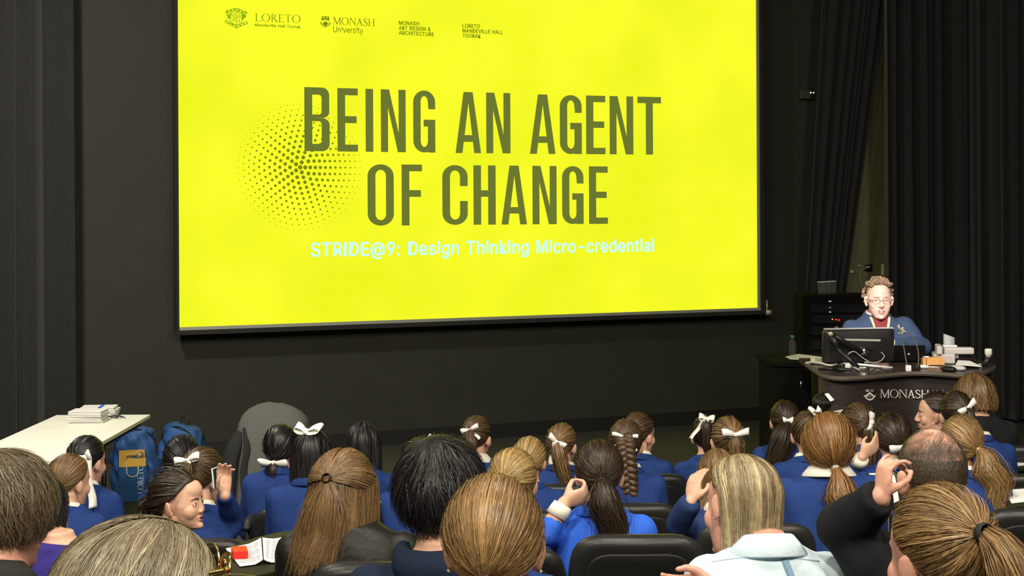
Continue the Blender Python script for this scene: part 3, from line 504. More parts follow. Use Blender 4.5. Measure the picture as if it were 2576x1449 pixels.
def head_prims(mb, O, R, s, female=True, wide=1.0, nose=1.0, short=1.0, kid=False):
    P = lambda x, y, z: O + s * (R @ np.array([x, y, z * (short if z < 0 else 1)]))
    E = lambda c, r, Q=None: mb.ell(P(*c), np.array(r) * s, R if Q is None else R @ Q, n=16, m=12)
    E((0, -.010, .030), (.075, .095, .094)); E((0, .022, .038), (.066, .070, .076))
    j = (.94 if female else 1.0) * wide; th = np.arange(20) * 2 * np.pi / 20; rings = []
    for z, cy, rx, ry in ((.05, .02, .066, .068), (.0, .028, .066 * j, .063), (-.03, .032, .062 * j, .060), (-.06, .036, .055 * j, .056), (-.085, .042, .044 * j, .047), (-.105, .050, .031 * j, .036), (-.117, .055, .018, .022)):
        rings.append(np.array([P(rx * math.cos(t), cy + ry * math.sin(t), z) for t in th]))
    mb.loft(rings[::-1])
    E((0, .070, .030), (.050, .022 if not kid else .018, .013));
    if kid: E((0, .040, .055), (.058, .056, .050))
    E((0, .082, -.100), (.020, .016, .015))          # brow, chin
    for sx in (-1, 1):
        E((sx * .033, .062 if not kid else .057, -.026), (.030, .022, .032) if not kid else (.034, .031, .036)); E((sx * .010, .090 + .008 * nose, -.031), (.0085, .010, .0075))
        Q = Rz(sx * -.55) @ Ry(sx * .14)
        E((sx * .082, -.012, -.006), (.0085, .019, .032), Q); E((sx * .079, .000, -.030), (.0085, .010, .012), Q)
    mb.tube([P(0, .086, .022), P(0, .088 + .009 * nose, .0), P(0, .091 + .019 * nose, -.026), P(0, .090 + .010 * nose, -.037)], np.array([.0085, .010, .0122, .009]) * s * (.6 + .4 * nose), n=10)
    E((0, .0905 - .004 * kid, -.056), (.023 - .004 * kid, .0095, .006)); E((0, .089 - .004 * kid, -.070), (.020 - .004 * kid, .009, .0065))
def hand_prims(mb, W, d, b, s=1.0, curl=(.35, .4, .45, .5), thumb=1, spread=.10, thumb_in=.3):
    """wrist W, d = towards the knuckles, b = towards the thumb side; palm faces -(d x b)*thumb"""
    d = nz(np.array(d, float)); b = nz(np.array(b, float) - d * np.dot(b, d)); n = np.cross(d, b) * thumb; A = lambda x, y, z: W + s * (d * x + b * y + n * z)
    M = np.stack([b, n, d], -1); th = np.arange(14) * 2 * np.pi / 14; rings = []
    for x, ry, rz, cy in ((-.012, .024, .019, 0), (.015, .030, .018, .002), (.045, .039, .016, .002), (.075, .041, .014, 0), (.094, .036, .011, -.002)):
        rings.append(np.array([A(x, cy + ry * math.cos(t), rz * math.sin(t)) for t in th]))
    mb.loft(rings)
    for i, (y, L, r) in enumerate(((.029, .070, .0086), (.0098, .079, .0090), (-.0098, .073, .0085), (-.0285, .057, .0075))):
        q = A(.086, y, 0); ang = curl[i]; pth = [A(.070, y * .9, 0), q]; yaw = (y / .029) * spread; a = .15 * ang
        for f in (.46, .30, .24):
            a += ang * (1.0 if f == .46 else .9); dd = d * math.cos(a) + n * math.sin(a); dd = nz(dd + b * yaw); q = q + dd * L * f * s; pth.append(q)
        mb.tube(pth, np.array([r, r, r, r * .96, r * .84]) * s * 1.06, n=8, ball=True)
    pth = [A(.018, .018, .004), A(.040, .042, .008 + .02 * thumb_in), A(.066, .056 - .012 * thumb_in, .012 + .05 * thumb_in), A(.088, .058 - .03 * thumb_in, .012 + .07 * thumb_in)]
    mb.tube(pth, np.array([.016, .0125, .0105, .008]) * s, n=8, ball=True)
def torso_rings(N, Pv, Rt, s, sw, inf=0.0, top=-.03, n=24, below=.07):
    L = (N[2] - Pv[2]) / s; lv = [(d, a, b) for d, a, b in ((-.03, .052, .054), (.0, .066, .064), (.018, .092, .074), (.045, .128, .086), (.085, .160, .096), (.14, .170, .104), (.21, .163, .110)) if d >= top]
    lv += [(.21 + (L - .21) * f, a, b) for f, a, b in ((.35, .150, .106), (.65, .143, .104), (1.0, .168, .122))] + [(L + below, .165, .125)]
    out = []; th = np.arange(n) * 2 * np.pi / n
    for d, a, b in lv:
        u = min(max(d / L, 0), 1.1); c = N * (1 - u) + Pv * u; c = np.array([c[0], c[1], N[2] - d * s]); wdt = 1 + (sw - 1) * min(1, max(0, (d + .0) / .08))
        x = np.sign(np.cos(th)) * np.abs(np.cos(th)) ** .9 * (a * wdt * s + inf); y = np.sin(th) * (b * s + inf)
        out.append(c + np.stack([x, y, np.zeros(n)], -1) @ Rt.T)
    return out[::-1]
def band(mb, N, Rt, s, rx, ry, prof, a0=-235, a1=55, n=28, tilt=.0, drop=.02):
    rings = []
    for a in np.linspace(rad(a0), rad(a1), n):
        q = []; fr = (1 + math.sin(a)) / 2
        for r, z in prof:
            p = np.array([(rx + r) * math.cos(a), (ry + r) * math.sin(a), z - drop * fr * 2]) * s; q.append(N + Rt @ p)
        rings.append(np.array(q))
    mb.loft(rings)
def strip(mb, path, wv, th=.0016, a=.5):
    P = np.asarray(path, float); wv = np.asarray(wv, float); T = nz(np.gradient(P, axis=0)); n = nz(np.cross(T, wv)) * th / 2
    mb.loft([np.array([P[i] - wv[i] / 2 - n[i], P[i] + wv[i] / 2 - n[i], P[i] + wv[i] / 2 + n[i], P[i] - wv[i] / 2 + n[i]]) for i in range(len(P))], True, True, a)
def bow(pos, n, up, L=.045, w=.022, tails=(.07, .08), ang=0.0, loops=True, spread=.3, tilt=.15, th=.0016):
    n = nz(n); r = nz(np.cross(n, up) * -1); u = np.cross(n, r) * 1.0
    if np.dot(u, up) < 0: u = -u
    r0, u0 = r, u; r = r0 * math.cos(ang) + u0 * math.sin(ang); u = -r0 * math.sin(ang) + u0 * math.cos(ang)
    A = lambda x, y, z: pos + r * x + u * y + n * z
    mb = MB(); mb.ell(pos + n * .010, (w * .38,) * 3, n=8, m=6)
    if loops:
        for sx in (-1, 1):
            pts = [A(0, 0, .010), A(sx * .35 * L, tilt * .5 * L, .022), A(sx * .8 * L, tilt * L, .024), A(sx * L, tilt * .9 * L, .014), A(sx * .8 * L, tilt * .6 * L, .004), A(sx * .35 * L, 0, .006), A(0, 0, .008)]
            q = spline(pts, 20); t = np.linspace(0, 1, 20); ww = w * (.45 + .75 * np.sin(np.pi * t) ** .8)
            strip(mb, q, (u * 1.0 + r * .1 * sx)[None, :] * ww[:, None], th)
    dn = np.array([0, 0, -1.0])
    for i, (sx, tl) in enumerate(zip((-1, 1), tails)):
        if tl <= 0: continue
        d1 = nz(dn + r * sx * spread); pts = [A(0, 0, .011), A(0, 0, .014) + (r * sx * .6 - u * .5) * w * .6 + n * .004, pos + n * .016 + d1 * tl * .45, pos + n * .012 + d1 * tl * .8 + r * sx * .005, pos + n * .016 + d1 * tl]
        q = spline(pts, 16); ww = w * np.linspace(.55, 1.05, 16); wd = nz(np.cross(d1, n)); tw = np.linspace(0, .7 * sx, 16)
        strip(mb, q, (wd[None] * np.cos(tw)[:, None] + n[None] * np.sin(tw)[:, None]) * ww[:, None], th)
    return mb
# ---- hair
HC = np.array([0, -.012, .030]); HR = np.array([.076, .098, .096])
def sdir(phi, pol): return np.stack([np.sin(pol) * np.sin(phi), np.sin(pol) * np.cos(phi), np.cos(pol) + 0 * phi], -1)
def on(dirs, t): return HC + (HR + np.asarray(t)[..., None]) * dirs
LIMK = ([0, 40, 62, 78, 95, 112, 140, 180], [48, 54, 70, 88, 97, 118, 133, 140])
def lim(phi, add=0.0):
    a = np.abs((np.degrees(phi) + 180) % 360 - 180); return np.radians(np.interp(a, *LIMK) + add)
def slerp(d0, d1, K):
    om = np.arccos(np.clip((d0 * d1).sum(-1), -1, 1))[:, None, None]; u = np.linspace(0, 1, K)[None, :, None]
    return (np.sin((1 - u) * om) * d0[:, None] + np.sin(u * om) * d1[:, None]) / (np.sin(om) + 1e-9)
def ribbons(mb, P, out, width, a, r, tilt=.5, tent=False, tip=.35, root=.8):
    """P (N,K,3) strand paths -> thin strips lying on the hair surface"""
    N, K = P.shape[:2]; T = nz(np.gradient(P, axis=1)); sd = nz(np.cross(T, out)); o2 = nz(np.cross(sd, T)); an = r.normal(0, tilt, N)[:, None, None]
    sd = sd * np.cos(an) + o2 * np.sin(an); u = np.linspace(0, 1, K); prof = np.interp(u, [0, .15, .7, 1], [root, 1, 1, tip])[None, :, None]
    hw = sd * prof * (np.broadcast_to(width, (N,))[:, None, None] / 2)
    if tent:
        nrm = nz(np.cross(sd, T)); V = np.stack([P - hw, P + nrm * np.linalg.norm(hw, axis=-1, keepdims=True) * .6, P + hw], 2); m = 3
    else: V = np.stack([P - hw, P + hw], 2); m = 2
    base = (np.arange(N) * K * m)[:, None, None]; k = np.arange(K - 1)[None, :, None]; c = np.arange(m - 1)[None, None, :]
    i0 = base + k * m + c; q = np.stack([i0, i0 + 1, i0 + m + 1, i0 + m], -1).reshape(-1, 4)
    mb.add(V.reshape(-1, 3), q, (np.repeat(np.clip(a, 0, 1), K * m) if a.ndim == 1 else np.repeat(np.clip(a, 0, 1).ravel(), m)))
def streak(r, phi, k=9):
    v = np.zeros_like(phi)
    for i in range(4): v += np.sin(phi * (k * (i + 1) * .7 + r.uniform(0, 2)) + r.uniform(0, 6.3)) / (1 + .4 * i)
    return v / 2.2
LOD = {0: (3900, .00118, 10), 1: (1500, .0018, 9), 2: (480, .0031, 8)}
def wob(r, N, K, amp):
    u = np.linspace(0, 1, K)[None]; return amp * (np.sin(u * r.uniform(3, 8, (N, 1)) + r.uniform(0, 6.3, (N, 1))) + .5 * np.sin(u * r.uniform(8, 16, (N, 1)) + r.uniform(0, 6.3, (N, 1))))
def cap(mb, Wd, t=.008, add=0.0, pol0=0.02, a=.2, nphi=48, npol=14, phi0=0, phi1=360, tf=None):
    closed = phi1 - phi0 >= 360; ph = np.radians(np.linspace(phi0, phi1, nphi, endpoint=not closed)); L = lim(ph, add); rings = []
    for u in np.linspace(0, 1, npol):
        pol = pol0 + (L - pol0) * u; rings.append(Wd(on(sdir(ph, pol), np.full(nphi, t + (tf(u) if tf else 0)))))
    rings.append(Wd(on(sdir(ph, L), np.full(nphi, -.006))))
    mb.loft(rings, closed, closed, a)
def hair(par, base, O, R, s, m, style, lod, seed, **k):
    r = np.random.default_rng(seed); N0, w0, K = LOD[lod]; N0 = int(N0 * k.get('dens', 1)); w0 = w0 * s * k.get('wk', 1)
    Wd = lambda p: O + s * (np.asarray(p) @ R.T)
    outw = lambda p: nz(((p - HC) / HR ** 2)) @ R.T
    vol = k.get('vol', .0); add = k.get('add', 0.0)
    mb = MB(); info = {}
    def lay(dirs, t, a, wscale=1.0, amp=.0012, tilt=.30):
        n, kk = dirs.shape[:2]; t = t + wob(r, n, kk, amp); p = on(dirs, t); lat = nz(np.cross(np.gradient(dirs, axis=1), dirs)); p = p + lat * wob(r, n, kk, amp * 1.6)[..., None]
        ribbons(mb, Wd(p), outw(p), w0 * wscale * r.uniform(.6, 1.4, n), a, r, tilt, tent=False)
    if style in ('tail', 'half', 'bun'):
        T = sdir(np.array([rad(k.get('tphi', 180))]), np.array([rad(k.get('tpol', 88))]))[0]
        if style != 'half':
            cap(mb, Wd, .007 + vol * .5, add); n = N0; ph = r.uniform(0, 2 * np.pi, n); L = lim(ph, add); pol = L * (1 - .55 * r.random(n) ** 2.2)
            d = slerp(sdir(ph, pol), np.repeat(T[None], n, 0), K); u = np.linspace(0, 1, K)[None]
            t = .0075 + vol * np.sin(np.pi * u) ** .7 + .006 * u ** 2 + r.uniform(0, .0035, (n, 1)) + (np.abs(r.normal(0, 1, (n, 1))) > 1.9) * .007 * np.sin(np.pi * u) * k.get('fly', 1)
            a = (.46 + .27 * streak(r, ph) + .10 * streak(r, ph, 40) + r.normal(0, .10, n))[:, None] + k.get('root', .25) * (u - .55); lay(d, t, a)
        pT = on(T[None], np.array([.020 + vol * .3]))[0]; info['tie'] = Wd(pT); info['n'] = outw(pT[None])[0]
    if style in ('loose', 'half'):
        L0, fl = k.get('len', .2), k.get('flare', .0); f0 = k.get('phi0', 62); f1 = 360 - k.get('phi0L', f0); K2 = 6; part = k.get('part', 0.0); asym = k.get('asym', 0.0)
        def cols(phi, rnd, toff, u0=None, lrand=None):
            n = len(phi); dphi = np.abs((np.degrees(phi) % 360) - 180) / (180 - f0); sg = np.radians(np.interp(dphi, [0, 1], [30, -42])) + rnd * .12
            sx = np.where(np.sin(phi) > 0, 1, -1); d0 = nz(np.stack([part + sx * (.06 + .0 * sg), -np.sin(sg), np.cos(sg)], -1)); pe = np.radians(93.0)
            d1 = sdir(phi, np.full(n, pe)); d = slerp(d0, d1, K); u = np.linspace(0, 1, K)[None]
            t = .009 + vol * np.sin(np.pi * u * .5) + toff[:, None]
            p = on(d, t); pw = Wd(p); last = pw[:, -1]; rd = last - O; rd[:, 2] = 0; rd = nz(rd); v = np.linspace(0, 1, K2 + 1)[1:][None, :, None]
            ll = L0 * s * (1 if lrand is None else lrand); ll = np.broadcast_to(ll, (n,))[:, None, None]
            sw_ = np.array(k.get('sway', (0, 0, 0)), float)
            hang = last[:, None] + np.array([0, 0, -1.0]) * ll * v + rd[:, None] * (fl * v ** 1.3 - k.get('tuck', .003) * np.sin(np.pi * v)) * s + sw_ * v ** 1.5
            al_ = np.concatenate([pw, hang], 1)
            for _ in range(5): al_[:, 1:-1] = al_[:, 1:-1] * .5 + (al_[:, :-2] + al_[:, 2:]) * .25
            return al_, np.concatenate([outw(p), np.repeat(rd[:, None], K2, 1)], 1), sg
        ph = np.radians(np.linspace(f0, f1, 44)); pw, _, _ = cols(ph, np.zeros(44), np.full(44, -.003), lrand=np.full(44, .93))
        mb.loft(pw.transpose(1, 0, 2)[:], False, False, .18)
        cap(mb, Wd, .006, add - 6)
        n = int(N0 * 1.15); ph = np.radians(r.uniform(f0, f1, n)); lr = r.uniform(k.get('rag', .74), 1.08, n) + asym * np.sin(ph)
        pw, ow, _ = cols(ph, r.normal(0, 1, n), r.uniform(-.002, .007, n), lrand=lr); kk = pw.shape[1]
        wv = wob(r, n, kk, .0026 + k.get('wave', 0)) * np.linspace(.3, 1.8, kk)[None]; lat = nz(np.cross(np.gradient(pw, axis=1), ow)); pw = pw + lat * wv[..., None] + ow * (wob(r, n, kk, .0015) * np.linspace(.3, 1.5, kk)[None])[..., None]
        a = (.45 + .28 * streak(r, ph, 11) + .10 * streak(r, ph, 45) + r.normal(0, .10, n))[:, None] + k.get('root', .22) * (np.linspace(0, 1, kk)[None] - .45); ribbons(mb, pw, ow, w0 * 1.15 * r.uniform(.6, 1.5, n), a, r, .33, tent=False)
        if style == 'half':      # upper layer drawn back to a clip, then falling
            n = int(N0 * .7); ph = np.radians(r.choice([-1, 1], n) * r.uniform(5, 118, n)); pol = np.minimum(lim(ph), np.radians(86)) * (1 - .5 * r.random(n) ** 2)
            d = slerp(sdir(ph, pol), np.repeat(T[None], n, 0), K); u = np.linspace(0, 1, K)[None]; t = .016 + .008 * np.sin(np.pi * u) + .004 * u + r.uniform(0, .004, (n, 1)); lay(d, t, .52 + .25 * streak(r, ph) + r.normal(0, .15, n))
            n = int(N0 * .5); th = r.normal(0, .36, n); q0 = info['tie'] + 0 * th[:, None]; side = R @ np.array([1.0, 0, 0]); back = -(R @ np.array([0, 1.0, 0])); Lh = (L0 + .06) * s * r.uniform(.85, 1.03, n)
            v = np.linspace(0, 1, 16)[None, :, None]; pw = q0[:, None] + np.array([0, 0, -1.0]) * Lh[:, None, None] * v + side * (np.tanh(v * 4) * th[:, None, None] * .075 * s) + back * ((.012 * np.sin(np.pi * np.minimum(v * 1.5, 1)) + fl * v ** 1.3 + r.uniform(0, .008, (n, 1, 1))) * s) + np.array(k.get('sway', (0, 0, 0))) * v ** 1.5
            pw = pw + side * wob(r, n, 16, .003)[..., None]; ribbons(mb, pw, np.repeat(back[None, None], n, 0).repeat(16, 1) + side * th[:, None, None] * .8, w0 * 1.2 * r.uniform(.6, 1.5, n), .5 + .22 * streak(r, th * 5) + r.normal(0, .15, n), r, .5, tent=False)
    if style == 'short':
        wh = sdir(np.array([rad(k.get('wphi', 195))]), np.array([rad(k.get('wpol', 28))]))[0]; ln = k.get('len', .05); cap(mb, Wd, k.get('t', .010), add, a=.15, tf=lambda u: vol * .75 * (1 - u ** 3))
        n = int(N0 * 1.6); ph = r.uniform(0, 2 * np.pi, n); pol = np.arccos(1 - r.random(n) * (1 - np.cos(lim(ph, add) * .97))); d0 = sdir(ph, pol)
        dn = nz(d0 - wh * (d0 * wh).sum(-1, keepdims=True)); dn = nz(dn - d0 * (dn * d0).sum(-1, keepdims=True) + np.cross(d0, dn) * r.normal(0, k.get('mess', .3), (n, 1)) + np.array([k.get('comb', 0), 0, 0])); al = (ln / .09) * r.uniform(.6, 1.2, n)
        u = np.linspace(0, 1, 7)[None, :, None]; d = d0[:, None] * np.cos(al[:, None, None] * u) + dn[:, None] * np.sin(al[:, None, None] * u)
        hgt = .004 + vol * .75 * (1 - np.clip(pol / 2.2, 0, 1) ** 3)[:, None] + (k.get('t', .010)) * .8 + k.get('lift', .012) * u[..., 0] * r.uniform(.2, 1.3, (n, 1)) - .004 * (1 - u[..., 0])
        a = .42 + .2 * streak(r, ph) + r.normal(0, .17, n); lay(nz(d), hgt, a, 1.25, .001)
    if style == 'fringe':
        n = int(N0 * 1.9); ph = np.radians(r.uniform(48, 312, n)); lo = np.radians(44 + 8 * np.sin(ph * 3) + 10 * np.sin(ph) ** 2); L = lim(ph, add); pol = lo + (L - lo) * r.random(n) ** .75; d0 = sdir(ph, pol); cap(mb, Wd, .0035, add - 3, pol0=rad(76), phi0=56, phi1=304, a=.25)
        dn = sdir(ph, pol + .12); al = r.uniform(.5, 1.1, n); u = np.linspace(0, 1, 5)[None, :, None]; d = nz(d0[:, None] * (1 - u) + dn[:, None] * u); lay(d, .002 + .0025 * u[..., 0] * np.ones((n, 1)), .30 + .30 * np.abs(np.sin(ph)) ** 4 + r.normal(0, .12, n), .75, .0005)
        n = 1700; ph = np.radians(r.uniform(0, 360, n)); pol = np.radians(62 * np.sqrt(r.uniform(.05, 1, n))); d0 = sdir(ph, pol); dn = sdir(ph + .2, pol + .18); d = nz(d0[:, None] * (1 - u) + dn[:, None] * u); lay(d, .0008 + .002 * u[..., 0] * np.ones((n, 1)), r.uniform(.2, .7, n), .45, .0006)
    if style == 'curly':
        cap(mb, Wd, .003, add - 8, a=.55); n = 620; ph = r.uniform(0, 2 * np.pi, n); pol = lim(ph, add) * np.sqrt(r.random(n)); pol = np.where(np.abs((np.degrees(ph) + 180) % 360 - 180) < 105, np.minimum(pol, rad(52)), pol); d0 = sdir(ph, pol)
        for i in range(n):
            c0 = on(d0[i:i + 1], np.array([.010 + .014 * r.random()]))[0]; ax = nz(r.normal(0, 1, 3)); e1 = nz(np.cross(ax, [.3, .5, .8])); e2 = np.cross(ax, e1); q = np.linspace(0, 8, 14); rr = .0062 * r.uniform(.6, 1.4)
            mb.tube(Wd(c0 + rr * (np.cos(q)[:, None] * e1 + np.sin(q)[:, None] * e2) + ax * (q * .0010)[:, None]), np.linspace(.0030, .0016, 14) * s, n=4, a=float(np.clip(r.normal(.5, .22), 0, 1)))
    tb = None
    if style == 'tail':
        tp = k.get('tail', {}); ln = tp.get('len', .22) * s; r0 = .012 * s * tp.get('fat', 1); rm = tp.get('r', .030) * s; sway = np.array(tp.get('sway', (0, 0, 0)), float); o1 = tp.get('out', .05) * s; dn = np.array([0, 0, -1.0]); nrm = info['n']; p0 = info['tie'] - nrm * .006 * s
        pth = bez([p0, p0 + nrm * o1, p0 + nrm * o1 * 1.25 + dn * ln * .45 + sway * .4, p0 + nrm * o1 * tp.get('back', .9) + dn * ln * .8 + sway * .8, p0 + nrm * o1 * tp.get('back', .9) + dn * ln + sway], 12)
        tb = MB(); U = np.linspace(0, 1, 12); cu = tp.get('curl', 0) * s; ck = tp.get('waves', 2.0)
        Tg = nz(np.gradient(pth, axis=0)); e1 = nz(np.cross(Tg, R @ np.array([0, 1., 0]) + 1e-3)); e2 = np.cross(Tg, e1)
        if tp.get('braid'):
            q = np.linspace(0, 1, 90); pc = np.array([np.interp(q, U, pth[:, j]) for j in range(3)]).T; f1 = np.array([np.interp(q, U, e1[:, j]) for j in range(3)]).T; f2 = np.array([np.interp(q, U, e2[:, j]) for j in range(3)]).T; tw = tp.get('turns', 4.5) * 2 * np.pi; w_ = rm * .55 * np.interp(q, [0, .1, .85, 1], [.5, 1, .8, .45])
            for i in range(3):
                f = tw * q + 2 * np.pi * i / 3; c = pc + f1 * (np.sin(f) * w_)[:, None] + f2 * (np.sin(2 * f) * w_ * .42)[:, None]; tb.tube(c, w_ * .78, n=10, a=.32)
                n = 70; al = r.uniform(0, 2 * np.pi, n)[:, None] + np.linspace(0, 6, 90)[None] * .6; rd = f1[None] * np.cos(al)[..., None] + f2[None] * np.sin(al)[..., None]; ribbons(tb, c[None] + rd * (w_ * .80)[None, :, None], rd, w0 * .9, .48 + r.normal(0, .2, n), r, .4)
            e = pc[-1]; n = 60; v = np.linspace(0, 1, 8)[None, :, None]; ofs = r.normal(0, .010, (n, 1, 3)); ribbons(tb, e + dn * .05 * v + ofs * v, np.repeat(nrm[None, None], n, 0).repeat(8, 1), w0, r.uniform(.3, .7, n), r)
        else:
            prof = lambda u: np.interp(u, [0, .06, .35, .75, 1], [r0, r0 * 1.25, rm, rm * .85, rm * tp.get('tip', .35)])
            wavep = cu * np.sin(U * 2 * np.pi * ck) * np.minimum(U * 3, 1); pth2 = pth + e1 * wavep[:, None]; tb.tube(pth2, prof(U) * .80, n=12, a=.2, flat=.8)
            n = int(N0 * tp.get('dens', .5)); al = r.uniform(0, 2 * np.pi, n)[:, None] + r.normal(0, .5, (n, 1)) * U[None]; rho = (np.sqrt(r.uniform(.4, 1.2, n)) * np.where(r.random(n) < .10, r.uniform(1.1, 1.5, n), 1))[:, None] * prof(U)[None]; ue = r.uniform(.86, 1.04, n)
            rd = e1[None] * np.cos(al)[..., None] + e2[None] * np.sin(al)[..., None] * .85
            cw = cu * np.sin(U[None] * 2 * np.pi * ck + r.normal(0, .5, (n, 1))) * np.minimum(U * 3, 1)[None]
            pc = p0 + (pth[None] - p0) * (1 + (ue[:, None, None] - 1) * U[None, :, None]) + e1[None] * cw[..., None] + rd * rho[..., None] + (rd * wob(r, n, 12, .0032)[..., None] + e1[None] * wob(r, n, 12, .0036)[..., None]) * U[None, :, None]
            ribbons(tb, pc, rd, w0 * 1.1 * r.uniform(.6, 1.5, n), .47 + .24 * streak(r, al[:, 0]) + r.normal(0, .12, n), r, .35, tent=False, tip=.25)
        info['tail_mid'] = pth[5]
    hm_ = hm(m) if isinstance(m, str) else m
    obj('hair', mb, hm_, par, base, attr=True)
    if tb is not None: obj('braid' if k['tail'].get('braid') else 'ponytail', tb, hm_, par, base, attr=True)
    return info

def drape(o, base, pts, dirn, off):
    """projects points along dirn onto the mesh of o (a patch, seam or badge lying on cloth)"""
    V = [v.co + Vector(base) for v in o.data.vertices]; bv = BVHTree.FromPolygons(V, [list(p.vertices) for p in o.data.polygons]); out = []
    for p in pts:
        h = bv.ray_cast(Vector(p), Vector(dirn)); out.append(np.array(h[0]) - np.array(dirn) * off if h[0] is not None else np.array(p) + np.array(dirn) * .3)
    return np.array(out)
CHAIRS = []
SEAM = mat('blazer_seam', (.006, .016, .07), .9)
def person(label, px, top, Y, s=.93, yaw=-15, pitch=6, roll=0, tyaw=None, lean=.06, hair_=None, cloth=(BLAZER, 'blazer'), collar=None, tie=None, bow_=None, skin=SKIN, lod=2, arms=None, sw=1.0, nshift=(0, 0, 0), group=None, seed=None, female=True, wr=.007, bottom='skirt', stand=False, fine=None, seat=True, zfloor=None, hood=False, headdrop=.137, wide=1.0, nose=1.0, short=1.0, kid=False):
    arms = arms or {}; seed = seed if seed is not None else int(px * 7 + top)
    top3 = at(px, top, Y); O = top3 - np.array([0, 0, headdrop * s]); R = Rz(rad(yaw)) @ Rx(-rad(pitch)) @ Ry(rad(roll)); ty = rad(yaw * .35 if tyaw is None else tyaw); Rt = Rz(ty)
    N = O + Rt @ (np.array([0, -.045 - .11 * math.sin(rad(pitch)), -.100 + .03 * math.sin(rad(max(0, pitch - 6)))]) * s) + np.array(nshift, float)
    fz = floorz(Y) if zfloor is None else zfloor
    Pv = N - Rt @ np.array([0, lean if not stand else .0, 0]); Pv[2] = fz + (.585 if not stand else .93 * s)
    base = np.array([Pv[0], Pv[1], fz]); par = thing('person', label, 'person', base, group)
    mb = MB(); head_prims(mb, O, R, s, female, wide, nose, short, kid)
    mb.tube([O + s * (R @ np.array([0, -.022, -.04])), O * .45 + N * .55 + Rt @ np.array([0, -.004, 0]), N + [0, 0, -.03]], np.array([.054, .051, .058]) * s * (1 if female else 1.12), n=16)
    mb.loft(torso_rings(N, Pv, Rt, s, sw, -.008))
    S, Ee, Wr = {}, {}, {}
    for sd, sx in (('L', -1), ('R', 1)):
        a = arms.get(sd, {}); S[sd] = N + Rt @ (np.array([sx * .148 * sw, -.004, -.092 + a.get('raise', 0)]) * s)
        Ee[sd] = np.array(a['elbow'], float) if 'elbow' in a else S[sd] + Rt @ (np.array([sx * .04, .05, -.27]) * s)
        Wr[sd] = np.array(a['wrist'], float) if 'wrist' in a else Ee[sd] + Rt @ (np.array([-sx * .11, .21, -.02]) * s)
        mb.tube([S[sd], (S[sd] + Ee[sd]) / 2, Ee[sd], Ee[sd] * .6 + Wr[sd] * .4, Wr[sd]], np.array([.048, .043, .036, .036, .025]) * s, n=12, ball=True)
        hd = a.get('hand', {}); d = hd.get('d', Wr[sd] - Ee[sd]); b = hd.get('b', Rt @ np.array([-sx * .6, .2, 1.0]))
        hand_prims(mb, Wr[sd], d, b, s * hd.get('s', .95), hd.get('curl', (.35, .4, .45, .5)), thumb=hd.get('thumb', sx), thumb_in=hd.get('tin', .3), spread=hd.get('spread', .1))
        hx = .085 * s * sx
        if not stand:
            kn = Pv + Rt @ np.array([hx * 1.25, .36, .0]); kn[2] = fz + .575; an = kn + Rt @ np.array([0, .0, 0]); an[2] = fz + .09
            leg = [Pv + Rt @ np.array([hx, 0, .0]), kn, an]
        else: leg = [Pv + Rt @ np.array([hx, 0, -.02]), Pv + Rt @ np.array([hx * 1.1, .02, -.45 * s]), np.array([*(Pv + Rt @ np.array([hx * 1.1, 0, 0]))[:2], fz + .09])]
        S['leg' + sd] = leg; mb.tube([leg[0], (leg[0] + leg[1]) / 2, leg[1], (leg[1] + leg[2]) / 2, leg[2]], np.array([.075, .068, .052, .05, .034]) * s, n=12, ball=True)
        ft = leg[2] + Rt @ np.array([0, .06, -.05]); mb.ell(ft, np.array([.042, .12, .038]) * s, Rt); 
    vox = fine[0] if fine else {0: .0150, 1: .0165, 2: .019}[lod]; kz = fine[1] if fine else {0: 3.0, 1: 2.9, 2: 2.5}[lod]
    zc = N[2] - .02 + (0 if not arms.get('low') else arms['low'])
    me, W = fuse(mb, vox, zc, N, kz); body = obj('body', finish(me, W, base), skin, par)
    cm, ck = cloth; gb = MB(); gb.loft(torso_rings(N, Pv, Rt, s, sw, .012, top=0.0))
    for sd in 'LR':
        a = arms.get(sd, {}); e = a.get('cuff', .96); w_ = Ee[sd] * (1 - e) + Wr[sd] * e; rr = np.array([.064, .056, .048, .046, .038]) * s * a.get('fat', 1)
        gb.tube([S[sd], (S[sd] + Ee[sd]) / 2, Ee[sd], (Ee[sd] + w_) / 2, w_], rr, n=14); 
        for q, r_ in ((S[sd], rr[0]), (Ee[sd], rr[2])): gb.ell(q, (r_,) * 3)
    me, W = fuse(gb, .0125 if lod < 2 else .017, smooth=3); W = wrinkle(W, me, wr, seed, 10); top_o = obj({'blazer': 'blazer', 'polo': 'polo_shirt', 'hoodie': 'hoodie', 'shirt': 'shirt', 'jacket': 'jacket', 'pullover': 'pullover'}[ck], finish(me, W, base), cm, par)
    bmb = MB()
    if bottom == 'skirt' and not stand:
        k1, k2 = S['legL'][1], S['legR'][1]; mid = (k1 + k2) / 2; th = np.arange(18) * 2 * np.pi / 18; rings = []
        for u in np.linspace(0, 1.0, 6):
            c = Pv * (1 - u) + mid * u; x = np.cos(th) * (.185 * s); z = np.sin(th) * (.115 - .03 * u); rings.append(np.array([c + Rt @ np.array([x[i], 0, z[i] - .005]) for i in range(18)]))
        bmb.loft(rings)
        obj('skirt', bmb, SKIRT, par, base)
    else:
        for sd in 'LR':
            l = S['leg' + sd]; bmb.tube([l[0], (l[0] + l[1]) / 2, l[1], (l[1] + l[2]) / 2, l[2]], np.array([.098, .09, .072, .066, .058]) * s, n=12); bmb.ell(l[1], np.array([.072] * 3) * s)
        bmb.ell(Pv, np.array([.175, .135, .10]) * s, Rt); me, W = fuse(bmb, .026, smooth=2); obj('trousers', finish(me, W, base), SKIRT, par)
